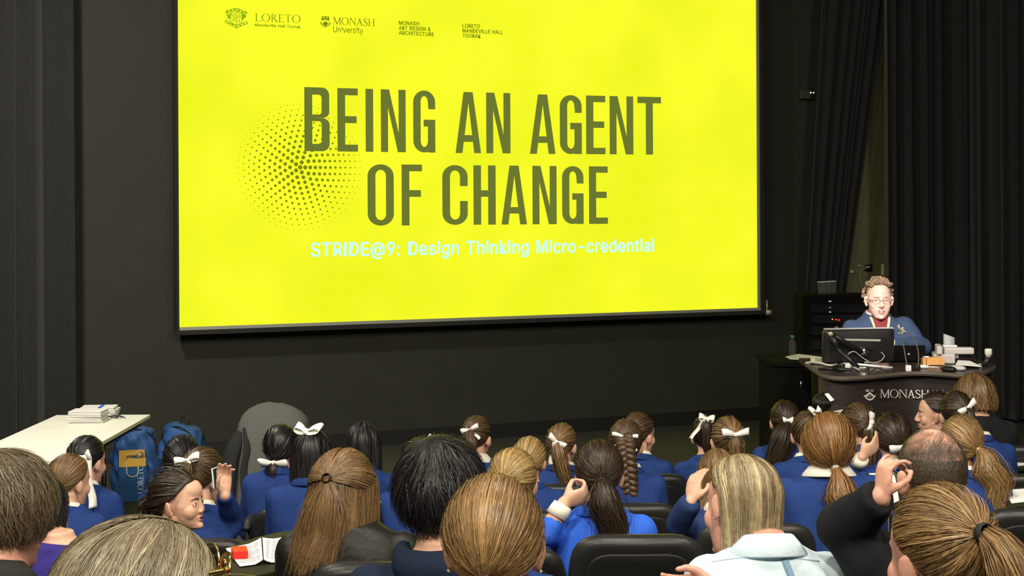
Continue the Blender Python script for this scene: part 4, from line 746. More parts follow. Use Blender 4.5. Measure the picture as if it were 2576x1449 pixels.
    for sd in 'LR':
        l = S['leg' + sd][2]; sh = MB().ell(l + Rt @ np.array([0, .06, -.048]), np.array([.050, .135, .042]) * s, Rt); obj('shoe', sh, BLK, par, base)
    if ck == 'blazer':
        q = drape(top_o, base, [N + Rt @ np.array([0, -.5, -.05 - .025 * i]) for i in range(15)], Rt @ np.array([0, 1.0, 0]), .0); q = q[np.abs((q - N) @ (Rt @ np.array([0, 1.0, 0]))) < .24]
        if len(q) > 3: obj('back_seam', MB().tube(q, .0016, n=4), SEAM, par, base)
        cb = MB(); band(cb, N, Rt, s, .068, .066, [(-.003, .012), (.004, .022), (.014, .018), (.030, -.012), (.026, -.018), (.0, .0)], -215, 35); obj('blazer_collar', cb, cm, par, base)
    if collar:
        cb = MB(); big = {'small': 0, 'big': 1}[collar[1]]
        prof = [(-.006, .018), (.0, .036), (.006, .034), (.024 + .022 * big, .004 - .016 * big), (.022 + .022 * big, -.002 - .016 * big), (.004, .016)]
        band(cb, N, Rt, s, .062, .060, prof, -228, 48, drop=.015); obj('shirt_collar', cb, collar[0], par, base)
    if hood:
        hb = MB(); rings = []
        for a in np.linspace(rad(-205), rad(25), 26):
            back = max(0, -math.sin(a)); c = N + Rt @ (np.array([math.cos(a) * .088, math.sin(a) * .082 - .008, -.010 - .022 * back + .01 * (1 - back)]) * s); ou = Rt @ np.array([math.cos(a), math.sin(a), 0]); r1 = (.020 + .028 * back) * s; r2 = (.026 + .026 * back) * s
            rings.append(np.array([c + ou * (r1 * math.cos(t)) + np.array([0, 0, 1]) * (r2 * math.sin(t)) for t in np.linspace(0, 2 * np.pi, 12, endpoint=False)]))
        hb.loft(rings); me, W = fuse(hb, .010, smooth=3); W = wrinkle(W, me, .006, seed + 1, 22); obj('hood', finish(me, W, base), cm, par)
    info = {}
    if hair_:
        h = dict(hair_); st = h.pop('style'); col = h.pop('col')
        if 'tpx' in h:
            tx, ty_ = h.pop('tpx'); al = math.asin(max(-.97, min(.97, (tx - px) * Y / F / (.104 * s)))); zl = headdrop - (ty_ - top) * Y / F / s; h['tphi'] = 180 - math.degrees(al) + yaw; h['tpol'] = math.degrees(math.acos(max(-.78, min(.97, (zl - .03) / .112)))) + pitch * .8 * math.cos(al)
        info = hair(par, base, O, R, s, col, st, lod, seed, **h)
    if tie is not None and 'tie' in info:
        tm, tr, tw_ = tie; tb = MB(); q = np.linspace(0, 2 * np.pi, 18, endpoint=False); n = info['n']; e1 = nz(np.cross(n, [0.1, .2, 1])); e2 = np.cross(n, e1); c = info['tie'] + n * .006
        rings = [c + n * dz + (e1 * np.cos(q)[:, None] + e2 * np.sin(q)[:, None]) * rr_ for dz, rr_ in ((-tw_, tr * .9), (-tw_ * .5, tr * 1.15), (tw_ * .5, tr * 1.15), (tw_, tr * .9))]; tb.loft(rings, False); obj('hair_tie', tb, tm, par, base)
    if bow_:
        b = dict(bow_); sc_b = b.pop('k', 1.25 if 'at' not in b else 1.0); b['L'] = b['L'] * sc_b; b['w'] = b['w'] * (1 + (sc_b - 1) * .7); b['tails'] = tuple(q * (1 + (sc_b - 1) * 1.8) for q in b['tails'])
        if 'dir' in b:
            ph, po = b.pop('dir'); d = sdir(np.array([rad(ph)]), np.array([rad(po)])); p = on(d, np.array([b.pop('t', .022)]))[0]; pos = O + s * (R @ p); n = R @ d[0]
        else: pos = info['tie'] + info['n'] * .012; n = info['n']
        sh_ = b.pop('at', None)
        if sh_ is not None: pos = at(*sh_); n = np.array([0, -1.0, 0])
        obj('hair_bow', bow(pos, n, np.array([0, 0, 1.0]), **b), RIBBON, par, base)
    if seat and not stand: CHAIRS.append((label, Pv, N, ty, fz, Y))
    return dict(short=short, par=par, base=base, O=O, R=R, N=N, Rt=Rt, s=s, info=info, body=body, top=top_o, W=Wr, E=Ee, S=S)
def drape_cam(o, base, pix, off):
    V = [v.co + Vector(base) for v in o.data.vertices]; bv = BVHTree.FromPolygons(V, [list(p.vertices) for p in o.data.polygons]); out = []
    for x, y in pix:
        d = nz(ray(x, y)); h = bv.ray_cast(Vector(CAM), Vector(d))
        if h[0] is not None: out.append(np.array(h[0]) - d * off)
    return np.array(out)
def face(P, lip=(.45, .16, .15), iris=(.04, .02, .01), brow='darkbrown', open_=.0, sides=(-1, 1), teeth=True, ek=1.0, lk=1.0):
    O, R, s, par, base = P['O'], P['R'], P['s'], P['par'], P['base']; A = lambda x, y, z: O + s * (R @ np.array([x, y, z]))
    fw = R @ np.array([0, 1.0, 0]); V = [v.co + Vector(base) for v in P['body'].data.vertices]; bv = BVHTree.FromPolygons(V, [list(p.vertices) for p in P['body'].data.polygons])
    def surf(x, z, off):
        h = bv.ray_cast(Vector(A(x, .2, z)), Vector(-fw)); return np.array(h[0]) + fw * off * s if h[0] is not None else A(x, .08, z)
    for sx in sides:
        c = surf(sx * .031, .006, 0) - fw * .0075 * s
        eb = MB().ell(c, np.array([.0125, .0105, .0085 * ek]) * s, R, n=16, m=10); e = obj('eye', eb, mat('eye_white', (.75, .72, .68), .25), par, base)
        obj('iris', MB().ell(c + fw * .0075 * s + (R @ np.array([.0, 0, 0])) * s, np.array([.0062, .0035, .0062 * ek]) * s, R, n=12, m=8), mat('iris_dark', iris, .2), par, base)
        lid = MB(); lo = MB()
        for mb_, zz, k in ((lid, 1, .0105), (lo, -1, .0095)):
            pts = [c + s * (R @ np.array([.0150 * math.cos(t), .0085 - .004 * abs(math.cos(t)), zz * k * ek * math.sin(t) * .75])) for t in np.linspace(.1, math.pi - .1, 10)]; mb_.tube(pts, .0026 * s, n=6)
        obj('eyelid', lid, par.get('skin_') or P['body'].data.materials[0], par, base); obj('eyelid', lo, P['body'].data.materials[0], par, base)
        bw = MB(); pts = [surf(sx * x, z, .001) for x, z in ((.012, .024), (.024, .029), (.036, .029), (.047, .023))]; bw.tube(spline(pts, 10), np.interp(np.linspace(0, 1, 10), [0, .4, 1], [.0032, .0038, .0016]) * s, n=6, flat=.6); obj('eyebrow', bw, hm(brow), par, base, attr=True)
    sh = P['short']
    lm = mat('lip_' + str(lip[0]), lip, .4)
    up = [surf(x * lk, (-.056 + .004 * math.cos(x * 60)) * sh, .0004) for x in np.linspace(-.023, .023, 9)]; lw = [surf(x * lk, (-.067 - .010 * open_ - .003 * math.cos(x * 60)) * sh, .0004) for x in np.linspace(-.020, .020, 9)]
    rr = np.interp(np.linspace(0, 1, 9), [0, .5, 1], [.0015, .0042, .0015]) * s * lk
    obj('lip', MB().tube(up, rr, n=8), lm, par, base); obj('lip', MB().tube(lw, rr * 1.15, n=8), lm, par, base)
    if open_:
        mo = MB(); cs = surf(0, -.062 * sh, .001); th = np.linspace(0, 2 * np.pi, 16, endpoint=False); pts = [surf(.018 * lk * math.cos(t), -.062 * sh + (.005 + .006 * open_) * math.sin(t), .0015) for t in th]; mo.prism(pts, -fw * .002); obj('mouth', mo, mat('mouth_dark', (.06, .012, .012), .5), par, base)
        if not teeth: return surf
        te = MB(); pts = [surf(x, -.0585 * sh, .0022) for x in np.linspace(-.013, .013, 7)]; te.tube(pts, .0026 * s, n=6); obj('teeth', te, mat('teeth', (.8, .76, .68), .3), par, base)
    return surf
# ---------------------------------------------------------------- the audience, nearest first
T_ = lambda **k: dict(style='tail', **k)
BLK_TIE = mat('black_elastic', (.01, .01, .01), .7); WH_TIE = mat('white_elastic', (.75, .72, .68), .6); PALE_TIE = mat('straw_elastic', (.62, .48, .25), .6)
WC = (WHITEC, 'small'); WB = (WHITEC, 'big'); BZ = (BLAZER, 'blazer')
def glasses(P, m, name='glasses', r=.021, wire=.0012, thick_arm=.0016, dz=0.0):
    O, R, s, par, base = P['O'], P['R'], P['s'], P['par'], P['base']; A = lambda x, y, z: O + s * (R @ np.array([x, y, z + dz])); mb = MB()
    for sx in (-1, 1):
        th = np.linspace(0, 2 * np.pi, 25); mb.tube([A(sx * .033 + r * 1.12 * math.cos(t), .104 - .010 * abs(math.cos(t)) * (1 if math.cos(t) * sx > 0 else .2), .004 + r * .82 * math.sin(t)) for t in th], wire * s, n=6)
        mb.tube([A(sx * .056, .094, .008), A(sx * .076, .078, .010), A(sx * .086, .02, .008), A(sx * .087, -.012, .006), A(sx * .084, -.028, -.012)], thick_arm * s, n=6, flat=1.6)
    mb.tube([A(-.0105, .106, .006), A(0, .109, .010), A(.0105, .106, .006)], wire * s, n=6)
    obj(name, mb, m, par, base)
# --- row nearest the camera
p = person('woman at the bottom left seen from above with streaked grey blonde hair and gold glasses', 372, 1268, 2.14, 1.0, yaw=-60, pitch=2, hair_=dict(style='loose', col='greyblonde', wk=.72, dens=1.25, len=.16, vol=.022, phi0=72, part=.10, wave=.002), cloth=(CHARC, 'jacket'), lod=0, bottom='trousers', headdrop=.158)
glasses(p, GOLD, r=.026, wire=.0022, thick_arm=.0030, dz=.062)
p = person('woman in the front centre with honey blonde hair in a low ponytail with black tie', 1243, 1192, 2.8, 1.0, yaw=-3, pitch=4, hair_=T_(col='honey', root=.5, tpx=(1213, 1428), vol=.003, tail=dict(len=.20, r=.032, out=.06)), tie=(BLK_TIE, .017, .008), cloth=(CHARC, 'jacket'), lod=0, bottom='trousers', skin=SKINP)
for sx in (-1, 1): obj('earring', MB().ell(p['O'] + p['R'] @ np.array([sx * .083, .004, -.040]), (.004,) * 3, n=10, m=8), mat('pearl', (.8, .76, .7), .2), p['par'], p['base'])
p = person('woman at the bottom right with ash blonde ponytail held by a black band', 2356, 1227, 2.85, 1.0, yaw=27, pitch=5, hair_=T_(col='honey', tpx=(2415, 1322), vol=.004, fly=1.5, tail=dict(len=.30, r=.038, out=.075, sway=(.07, .0, 0), back=1.0)), tie=(BLK_TIE, .018, .010), cloth=(CHARC, 'jacket'), lod=0, bottom='trousers', skin=SKINP)
obj('earring', MB().ell(p['O'] + p['R'] @ np.array([-.083, .004, -.040]), (.0035,) * 3, n=10, m=8), CHROME, p['par'], p['base'])
# --- second row
person('man at the far left edge with tousled greying brown hair and charcoal jacket', 12, 1143, 3.35, 1.0, yaw=-30, pitch=8, hair_=dict(style='short', col='grey', len=.085, vol=.014, t=.012, add=6, mess=.35, lift=.010, wpol=18), cloth=(CHARC, 'jacket'), collar=(CHARC, 'big'), lod=0, bottom='trousers', female=False, sw=1.15, skin=SKINP)
person('boy with thick black hair and a navy hooded top in the front centre', 1107, 1117, 3.72, 1.0, yaw=-4, pitch=2, hair_=dict(style='short', col='black', len=.075, vol=.022, t=.017, add=32, mess=.40, lift=.014, wpol=12, wphi=200), cloth=(NAVYF, 'hoodie'), hood=True, lod=0, bottom='trousers', female=False, sw=1.08, nshift=(0, -.01, -.010))
L5 = dict(elbow=at(1850, 1520, 3.95), wrist=at(1800, 1478, 3.72), hand=dict(d=(-.95, .25, -.12), b=(0, .3, 1), curl=(.5, .6, .65, .7)))
p = p5 = person('woman in a pale denim shirt with straight blonde hair leaning her head to the left', 1858, 1147, 4.05, 1.0, yaw=34, pitch=16, roll=14, tyaw=4, hair_=dict(style='loose', col='ash', len=.145, vol=.012, phi0=80, phi0L=104, part=-.15, asym=-.24, flare=-.015, rag=.55), cloth=(DENIM, 'shirt'), collar=(DENIM, 'big'), lod=0, bottom='trousers', nshift=(.055, 0, .020), sw=1.04, skin=SKINP, arms=dict(L=L5, low=-.34))
obj('earring', MB().ell(p['O'] + p['R'] @ np.array([-.083, .004, -.040]), (.003,) * 3, n=10, m=8), CHROME, p['par'], p['base'])
L6 = dict(elbow=at(2120, 1330, 3.9), wrist=at(2216, 1250, 3.76), cuff=1.03, fat=1.3, hand=dict(d=(.16, .10, 1.0), b=(.35, -.9, .1), thumb=1, curl=(.62, .85, .75, .40), spread=.20, tin=.9, s=.80)); L6['raise'] = .012
R6 = dict(elbow=at(2512, 1395, 3.85), wrist=at(2450, 1480, 3.6), fat=1.15)
p = person('balding man in a black top with his left hand raised to his ear', 2342, 1066, 3.95, 1.02, yaw=10, pitch=3, tyaw=2, hair_=dict(style='fringe', col='buzz', add=4), cloth=(BLACKF, 'hoodie'), lod=0, bottom='trousers', female=False, sw=1.16, skin=SKINP, arms=dict(L=L6, R=R6), wr=.010, nshift=(0, 0, -.01))
glasses(p, mat('glasses_steel', (.35, .35, .33), .25, metal=.9), r=.021)
q = drape_cam(p5['top'], p5['base'], [(1964 + .0022 * (y - 1360) ** 2 * .9 + .12 * (y - 1360), y) for y in np.linspace(1405, 1500, 10)], .003); st = MB(); strip(st, q, np.array([[.018, 0, 0]] * len(q)), .002); obj('back_pleat', st, mat('denim_blue', (.22, .36, .52), .85), p5['par'], p5['base'])
q = drape_cam(p5['top'], p5['base'], list(zip(np.linspace(1790, 2060, 30), 1416 - 16 * np.sin(np.linspace(.2, 2.9, 30)))), .0005); obj('yoke_seam', MB().tube(q, .0022, n=5), mat('denim_seam', (.40, .53, .64), .85), p5['par'], p5['base'])
# --- third row
pl = person('woman in a black leather jacket with very long half-up light brown hair', 868, 1140, 4.45, .98, yaw=-20, pitch=2, tyaw=-4, hair_=dict(style='half', col='ltbrown', dens=.75, len=.215, vol=.010, phi0=66, tpx=(840, 1191), flare=.035, tuck=.0, sway=(-.035, 0, 0), wave=.002), cloth=(LEATHER, 'jacket'), tie=(mat('clip_brown', (.05, .025, .015), .25), .013, .007), lod=0, bottom='trousers', wr=.008, sw=1.08, nshift=(.02, 0, .045))
person('woman in a purple top behind the grey haired man at the left', 92, 1190, 4.45, .97, yaw=-25, pitch=5, hair_=dict(style='loose', col='black', len=.06, vol=.006, phi0=70), cloth=(PURPLE, 'jacket'), lod=1, bottom='trousers', wr=.008, nshift=(.085, 0, .045), sw=1.1)
p10 = person('child looking round to the right in profile with dark hair pulled back', 452, 1183, 5.55, .90, yaw=-104, pitch=-2, tyaw=-50, hair_=T_(col='darkbrown', tpol=96, vol=.010, fly=4, tail=dict(len=.13, r=.035, curl=.01, out=.04)), cloth=(BLACKF, 'jacket'), lod=1, fine=(.012, 3.3), skin=SKIN, nose=.3, wide=1.14, short=.84, kid=True)
face(p10, lip=(.50, .17, .16), open_=.25, brow='darkbrown', teeth=False, ek=1.15, lk=.6)
L9 = dict(elbow=at(1374, 1345, 5.42), wrist=at(1418, 1266, 5.44), cuff=.55, hand=dict(d=(.92, .25, .30), b=(.1, -.35, .95), thumb=-1, curl=(.75, .75, .7, .65), tin=.8, spread=.05))
p = person('girl in a bright blue polo shirt with a dark brown ponytail', 1508, 1111, 5.6, .96, yaw=-6, pitch=4, hair_=T_(col='darkbrown', tpx=(1510, 1196), vol=.010, tail=dict(len=.25, r=.060, out=.045, sway=(.05, 0, 0), curl=.008, tip=.9)), tie=(BLK_TIE, .014, .006), cloth=(POLO, 'polo'), collar=(POLO, 'big'), lod=1, arms=dict(L=L9, low=-.12), skin=SKIN)
cw = MB(); a_, b_ = p['E']['L'], p['W']['L']; cw.tube([a_ * .42 + b_ * .58, a_ * .2 + b_ * .8, a_ * .04 + b_ * .96], np.array([.041, .038, .034]), n=14); obj('white_cuff', cw, WHITEC, p['par'], p['base'])
person('girl with smooth blonde hair gathered low sitting behind the empty seat at centre', 1293, 1133, 5.95, 1.0, yaw=-10, pitch=5, hair_=T_(col='blonde', tpx=(1268, 1197), vol=.013, tail=dict(len=.16, r=.03, out=.03)), tie=(PALE_TIE, .014, .005), cloth=BZ, collar=WC, lod=1)
person('girl almost hidden behind the honey blonde woman in the front centre', 1262, 1232, 4.9, .95, yaw=-5, hair_=T_(col='brown', tpol=95, tail=dict(len=.15)), cloth=BZ, lod=2)
L27 = dict(cuff=1.03, elbow=at(1706, 1322, 5.85), wrist=at(1737, 1262, 5.75), hand=dict(d=(.25, .35, 1), b=(.6, -.6, .1), thumb=1, curl=(.25, .3, .35, .4)))
person('girl bending forward with her left hand against her light brown hair', 1808, 1131, 6.2, .95, yaw=8, pitch=26, hair_=dict(style='loose', col='ltbrown', len=.24, vol=.006, phi0=78, part=-.05, sway=(-.05, 0, 0), tuck=.03), cloth=(KNIT, 'pullover'), collar=WC, lod=1, arms=dict(L=L27, low=-.10))
person('girl with auburn hair in a low ponytail tied with a white band', 2082, 1041, 5.9, .98, yaw=2, pitch=7, hair_=T_(col='red', tpx=(2090, 1162), vol=.018, fly=1.5, tail=dict(len=.185, r=.062, out=.085, sway=(.05, 0, 0), curl=.008, tip=.9, back=1.1)), tie=(WH_TIE, .015, .007), cloth=BZ, collar=WB, lod=1, sw=1.08, nshift=(0, .045, .025))
# --- fourth row
person('girl with light brown ponytail and white ribbon at the left behind the purple top', 177, 1143, 6.6, .90, yaw=-36, pitch=6, hair_=T_(col='ltbrown', tpx=(160, 1222), vol=.006, tail=dict(len=.23, r=.050, out=.045, tip=.8)), bow_=dict(L=.035, w=.030, tails=(0, .10), spread=.1), cloth=BZ, collar=WC, lod=1)
R14 = dict(cuff=1.03, elbow=at(583, 1300, 6.5), wrist=at(566, 1246, 6.35), hand=dict(d=(-.1, .25, 1), b=(-.75, -.5, .1), thumb=1, curl=(.35, .45, .5, .6), tin=.6))
p = person('girl holding a phone up beside her face with white bow in brown hair', 511, 1131, 6.6, .95, yaw=-32, pitch=10, hair_=T_(col='brown', tpx=(490, 1160), vol=.010, tail=dict(len=.15, r=.036, out=.03)), bow_=dict(L=.045, w=.022, tails=(.0, .10), ang=.3), cloth=BZ, collar=WC, lod=1, arms=dict(R=R14, low=-.12))
PH14 = p
person('girl hidden behind the black haired boy showing only a blue shoulder', 1088, 1172, 6.2, .94, yaw=-8, hair_=T_(col='darkbrown', tpol=95, tail=dict(len=.15)), cloth=BZ, lod=2)
person('girl with long wavy golden ponytail behind the balding man', 2416, 1047, 6.5, .95, yaw=-12, pitch=6, hair_=T_(col='honey', tpx=(2447, 1123), vol=.010, tail=dict(len=.26, r=.070, out=.05, sway=(.06, 0, 0), curl=.014, waves=2.2, tip=.9, fat=1.1)), tie=(PALE_TIE, .013, .005), cloth=BZ, collar=WC, lod=1)
# --- fifth row
person('girl with long loose black hair and a white bow on top of her head', 784, 1078, 7.1, .95, yaw=-14, pitch=5, hair_=dict(style='loose', col='black', len=.155, vol=.010, phi0=64), bow_=dict(k=1.0, dir=(185, 33), t=.006, L=.066, w=.044, tails=(.0, .0), tilt=.45), cloth=BZ, lod=2, sw=1.05)
person('girl with a long plait and thin white bow near the middle', 1575, 1058, 7.5, .93, yaw=-12, pitch=5, hair_=T_(col='brown', tpx=(1570, 1095), vol=.008, tail=dict(len=.345, r=.058, out=.045, braid=True, sway=(.03, 0, 0))), bow_=dict(L=.050, w=.013, tails=(.045, .06), ang=-.1, spread=.9), cloth=BZ, collar=WC, lod=1)
person('small girl with plain blonde hair beside the one with the ponytail ribbon', 1333, 1100, 7.4, .89, yaw=-14, pitch=7, hair_=T_(col='blonde', tpol=112, vol=.008, tail=dict(len=.12, r=.03)), cloth=BZ, lod=2)
person('girl with fair ponytail and a wide white bow right of the middle', 1829, 1049, 7.7, .93, yaw=2, pitch=4, hair_=T_(col='ltbrown', tpx=(1838, 1088), vol=.006, tail=dict(len=.2, r=.034, out=.03)), bow_=dict(L=.056, w=.026, tails=(0, 0), tilt=.2), cloth=BZ, lod=2)
person('girl with a pale scrunchie half hidden by the auburn ponytail', 2030, 1037, 7.8, .92, yaw=-6, hair_=T_(col='brown', tpx=(2052, 1045), vol=.006, tail=dict(len=.2, r=.034)), bow_=dict(L=.030, w=.026, tails=(0, 0), tilt=.5), cloth=BZ, collar=WC, lod=2)
L32 = dict(elbow=at(2142, 1205, 7.3), wrist=at(2168, 1150, 7.2), cuff=.75, hand=dict(d=(.75, .1, .62), b=(-.2, -.4, .9), thumb=-1, curl=(.3, .35, .4, .45)))
p = person('girl with dark hair and drooping white bow touching her neck beside the balding man', 2243, 1040, 7.3, .97, yaw=-12, pitch=9, hair_=T_(col='darkbrown', tpx=(2256, 1112), vol=.010, tail=dict(len=.12, r=.032)), bow_=dict(L=.060, w=.032, tails=(.06, 0), ang=.25), cloth=BZ, collar=WC, lod=2, arms=dict(L=L32, low=-.12))
cw = MB(); a_, b_ = p['E']['L'], p['W']['L']; cw.tube([a_ * .3 + b_ * .7, a_ * .02 + b_ * .98], np.array([.040, .036]), n=12); obj('white_cuff', cw, WHITEC, p['par'], p['base'])
# --- front row, left to right
person('girl with black hair and a very long white ribbon beside the white table', 221, 1097, 7.5, .95, yaw=-28, pitch=6, hair_=T_(col='black', tpx=(208, 1150), vol=.006, tail=dict(len=.24, r=.036, out=.03)), bow_=dict(at=(216, 1150, 7.30), L=.030, w=.040, tails=(.0, .24), spread=.16, ang=.5), cloth=BZ, collar=WC, lod=2)
person('girl with black hair and white bow behind the one holding a phone', 458, 1096, 7.6, .94, yaw=-20, pitch=6, hair_=T_(col='black', tpx=(490, 1160), vol=.008, tail=dict(len=.16, r=.034)), bow_=dict(L=.05, w=.028, tails=(.05, .08), spread=.5, ang=-.1), cloth=BZ, lod=2)
person('girl with sleek black hair and a wide white bow low at her nape', 708, 1067, 8.0, .94, yaw=-8, pitch=6, hair_=T_(col='black', tpx=(697, 1150), vol=.010, tail=dict(len=.14, r=.044, out=.03)), bow_=dict(k=1.0, L=.078, w=.046, tails=(0, 0), tilt=.1), cloth=BZ, lod=2)
person('girl with a straight black bob and no ribbon', 914, 1061, 7.9, .95, yaw=-8, pitch=5, hair_=dict(style='loose', col='black', len=.170, vol=.010, phi0=60), cloth=BZ, lod=2)
person('girl with dark hair and white bow peeping out left of the black haired boy', 1053, 1103, 7.5, .93, yaw=-16, pitch=8, hair_=T_(col='darkbrown', tpx=(1070, 1122), vol=.006, tail=dict(len=.16, r=.034)), bow_=dict(L=.055, w=.024, tails=(.07, 0), ang=.5), cloth=BZ, lod=2)
person('girl with curly brown ponytail and thin bow alone before the dark wall', 1201, 1047, 8.5, .92, yaw=-26, pitch=4, hair_=T_(col='brown', tpx=(1190, 1078), vol=.005, tail=dict(len=.24, r=.040, curl=.014, waves=2.6, out=.06)), bow_=dict(L=.040, w=.018, tails=(.085, .05), ang=.35, spread=.8), cloth=BZ, collar=WB, lod=2)
person('girl with long fair ponytail swept right and slanted white bow', 1415, 1065, 8.3, .92, yaw=-26, pitch=4, hair_=T_(col='ltbrown', tpx=(1405, 1105), vol=.005, tail=dict(len=.25, r=.048, out=.045, sway=(.055, 0, 0), tip=.9)), bow_=dict(L=.042, w=.024, tails=(.085, .0), ang=-.6, spread=.3), cloth=BZ, collar=WC, lod=2)
person('girl with brown hair turned right behind the long plait', 1610, 1039, 8.6, .94, yaw=-46, pitch=4, hair_=T_(col='brown', tpol=100, vol=.006, tail=dict(len=.12, r=.03)), cloth=BZ, collar=WC, lod=2)
person('girl with nearly black hair and white bow left of the wide bow', 1775, 1047, 8.75, .92, yaw=-6, pitch=5, hair_=T_(col='darkbrown', tpx=(1772, 1058), vol=.006, tail=dict(len=.22, r=.036)), bow_=dict(L=.035, w=.030, tails=(.10, .06), ang=-.2, spread=.7), cloth=BZ, lod=2)
person('girl with very long dark hair and hanging ribbon before the lectern side', 1974, 1008, 8.7, .94, yaw=-4, pitch=4, hair_=T_(col='darkbrown', tpx=(1972, 1052), vol=.006, tail=dict(len=.35, r=.075, out=.05, sway=(-.11, 0, 0), tip=.9)), bow_=dict(L=.022, w=.030, tails=(.0, .155), spread=.0), cloth=BZ, lod=2)
person('girl with long brown hair and a vertical white bow below the lectern crest', 2159, 1015, 8.3, .94, yaw=6, pitch=4, hair_=T_(col='brown', tpx=(2172, 1055), vol=.008, tail=dict(len=.26, r=.046, out=.03, tip=.8)), bow_=dict(L=.040, w=.022, tails=(.02, .10), ang=1.25, spread=.1), cloth=BZ, lod=2)
p33 = person('girl in left profile with dark hair below the lectern lettering', 2352, 985, 8.55, .95, yaw=76, pitch=2, tyaw=25, hair_=T_(col='darkbrown', tpol=104, vol=.004, tail=dict(len=.14, r=.03)), cloth=(BLACKF, 'jacket'), lod=2, fine=(.016, 3.2))
person('girl with dark ponytail and white bow at the right end of the front row', 2403, 985, 7.75, .92, yaw=4, pitch=4, hair_=T_(col='darkbrown', tpx=(2412, 1022), vol=.005, tail=dict(len=.18, r=.032)), bow_=dict(L=.045, w=.022, tails=(.05, .04), ang=.55, spread=.5), cloth=BZ, collar=WC, lod=2, nshift=(.09, 0, 0), sw=1.1)
person('adult with a sandy bob in dark clothes at the right before the lectern', 2450, 938, 8.15, 1.0, yaw=18, pitch=6, nshift=(0, 0, .02), hair_=dict(style='loose', col='ltbrown', len=.085, wave=.004, rag=.5, vol=.018, phi0=60), cloth=(BLACKF, 'jacket'), lod=2, bottom='trousers')
face(p33, sides=(-1, 1), lip=(.42, .17, .15))
# ---------------------------------------------------------------- theatre chairs
def sup(w, h, n=5.0, k=32):
    t = np.arange(k) * 2 * np.pi / k; c, s_ = np.cos(t), np.sin(t); return np.stack([np.sign(c) * np.abs(c) ** (2 / n) * w / 2, np.sign(s_) * np.abs(s_) ** (2 / n) * h / 2], -1)
def pad(w, h, prof, n=5.0, curve=.5, k=32):
    o = sup(w, h, n, k); mb = MB(); mb.loft([np.stack([o[:, 0] - np.sign(o[:, 0]) * np.minimum(np.abs(o[:, 0]), ins), o[:, 1] - np.sign(o[:, 1]) * np.minimum(np.abs(o[:, 1]), ins), np.full(k, 0)], -1)[:, [0, 2, 1]] + np.array([0, y, 0]) + np.stack([0 * o[:, 0], curve * o[:, 0] ** 2, 0 * o[:, 0]], -1) for y, ins in prof]); return mb
_chairs = {}
def chair_meshes():
    if _chairs: return _chairs
    cush = pad(.46, .56, [(-.0425, .228), (-.0425, .16), (-.0425, .10), (-.0435, .07), (-.0445, .045), (-.044, .028), (-.040, .013), (-.026, .003), (-.005, 0), (.020, .006), (.036, .022), (.042, .06), (.043, .10), (.043, .16), (.043, .228)]); _chairs['backrest'] = (cush.mesh('backrest', np.array([0, 0, -.28])), VINYL)
    rs = pad(.36, .46, [(-.040, .0), (-.0465, .001), (-.0480, .005), (-.0482, .03), (-.0482, .10), (-.0482, .178)], n=5); _chairs['rear_panel'] = (rs.mesh('rear_panel', np.array([0, 0, -.28])), VSHELL)
    se = pad(.46, .44, [(-.05, .03), (-.045, .008), (-.02, 0), (.02, .004), (.04, .02), (.046, .07)], n=4, curve=0); V = se.V[0].copy(); se.V[0] = np.column_stack([V[:, 0], V[:, 2] + .20, V[:, 1] + .45]); _chairs['seat'] = (se.mesh('seat'), VINYL)
    pd = MB().box((0, .16, .20), (.07, .16, .40)).box((0, .16, .012), (.16, .30, .024)); _chairs['pedestal'] = (pd.mesh('pedestal', smooth=False), BLKM)
    for i, sx in enumerate((-1, 1)):
        am = MB().tube([(sx * .255, .0, .63), (sx * .255, .10, .655), (sx * .255, .30, .655), (sx * .255, .37, .64)], (.020, .026, .026, .018), n=10, flat=.6).box((sx * .255, .10, .43), (.030, .06, .42)); _chairs['armrest' + str(i)] = (am.mesh('armrest'), VSHELL)
    return _chairs
def chair(label, x, y, ztop, fz, yaw=0.0, group='black padded theatre chairs'):
    root = thing('theatre_chair', label, 'chair', (x, y, fz), group); root.rotation_euler.z = yaw
    for nm, (me, m) in chair_meshes().items():
        o = obj(nm.rstrip('01'), me, m, root)
        if nm in ('backrest', 'rear_panel'): o.location = (0, -.02, ztop - fz - .56 - .008); o.rotation_euler.x = rad(10); o.location.y = .06
    return root
def chair_px(label, pxc, topy, Y, fz=None, yaw=0.0):
    p = at(pxc, topy, Y); fz = floorz(Y + .1) if fz is None else fz; return chair(label, p[0], p[1] + .03, p[2], fz, yaw)
vis = [('large black chair back behind the girl in the bright blue polo shirt', 1605, 1331, 5.05), ('black chair back right of the plait below the blue blazer', 1592, 1256, 7.05), ('black chair rim left of the black haired boy behind the straight bob', 925, 1240, 7.45),
    ('black chair left of the girl with the bow on her head', 746, 1269, 7.6), ('black chair rim below the girl with the bow on her head', 816, 1322, 6.65), ('black chair rim below the girl holding a phone up', 486, 1343, 6.15), ('empty black chair at the bottom left in front of the open booklet', 498, 1430, 4.32),
    ('black chair in front of the woman in the leather jacket', 985, 1396, 3.98), ('black chair rim below the slanted white bow', 1410, 1208, 8.0), ('black chair rim right of the smooth blonde hair', 1320, 1274, 7.0), ('black chair beside the honey blonde woman at the front centre', 1258, 1364, 5.2),
    ('black chair rim between the plait and the bending girl', 1634, 1184, 8.3), ('black chair back either side of the blonde in denim', 1903, 1303, 5.65),
    ('black chair back at the right edge beside the wavy golden ponytail', 2612, 1181, 7.0), ('black chair back at the right edge below the white sheet', 2618, 1266, 5.75), ('black chair back in the bottom right corner', 2712, 1405, 3.95), ('black chair rim at the bottom edge behind the balding man', 2215, 1444, 3.62), ('dark chair at the right edge behind the blue blazer', 2612, 1110, 8.0)]
for l, a, b, c in vis: chair_px(l, a, b, c)
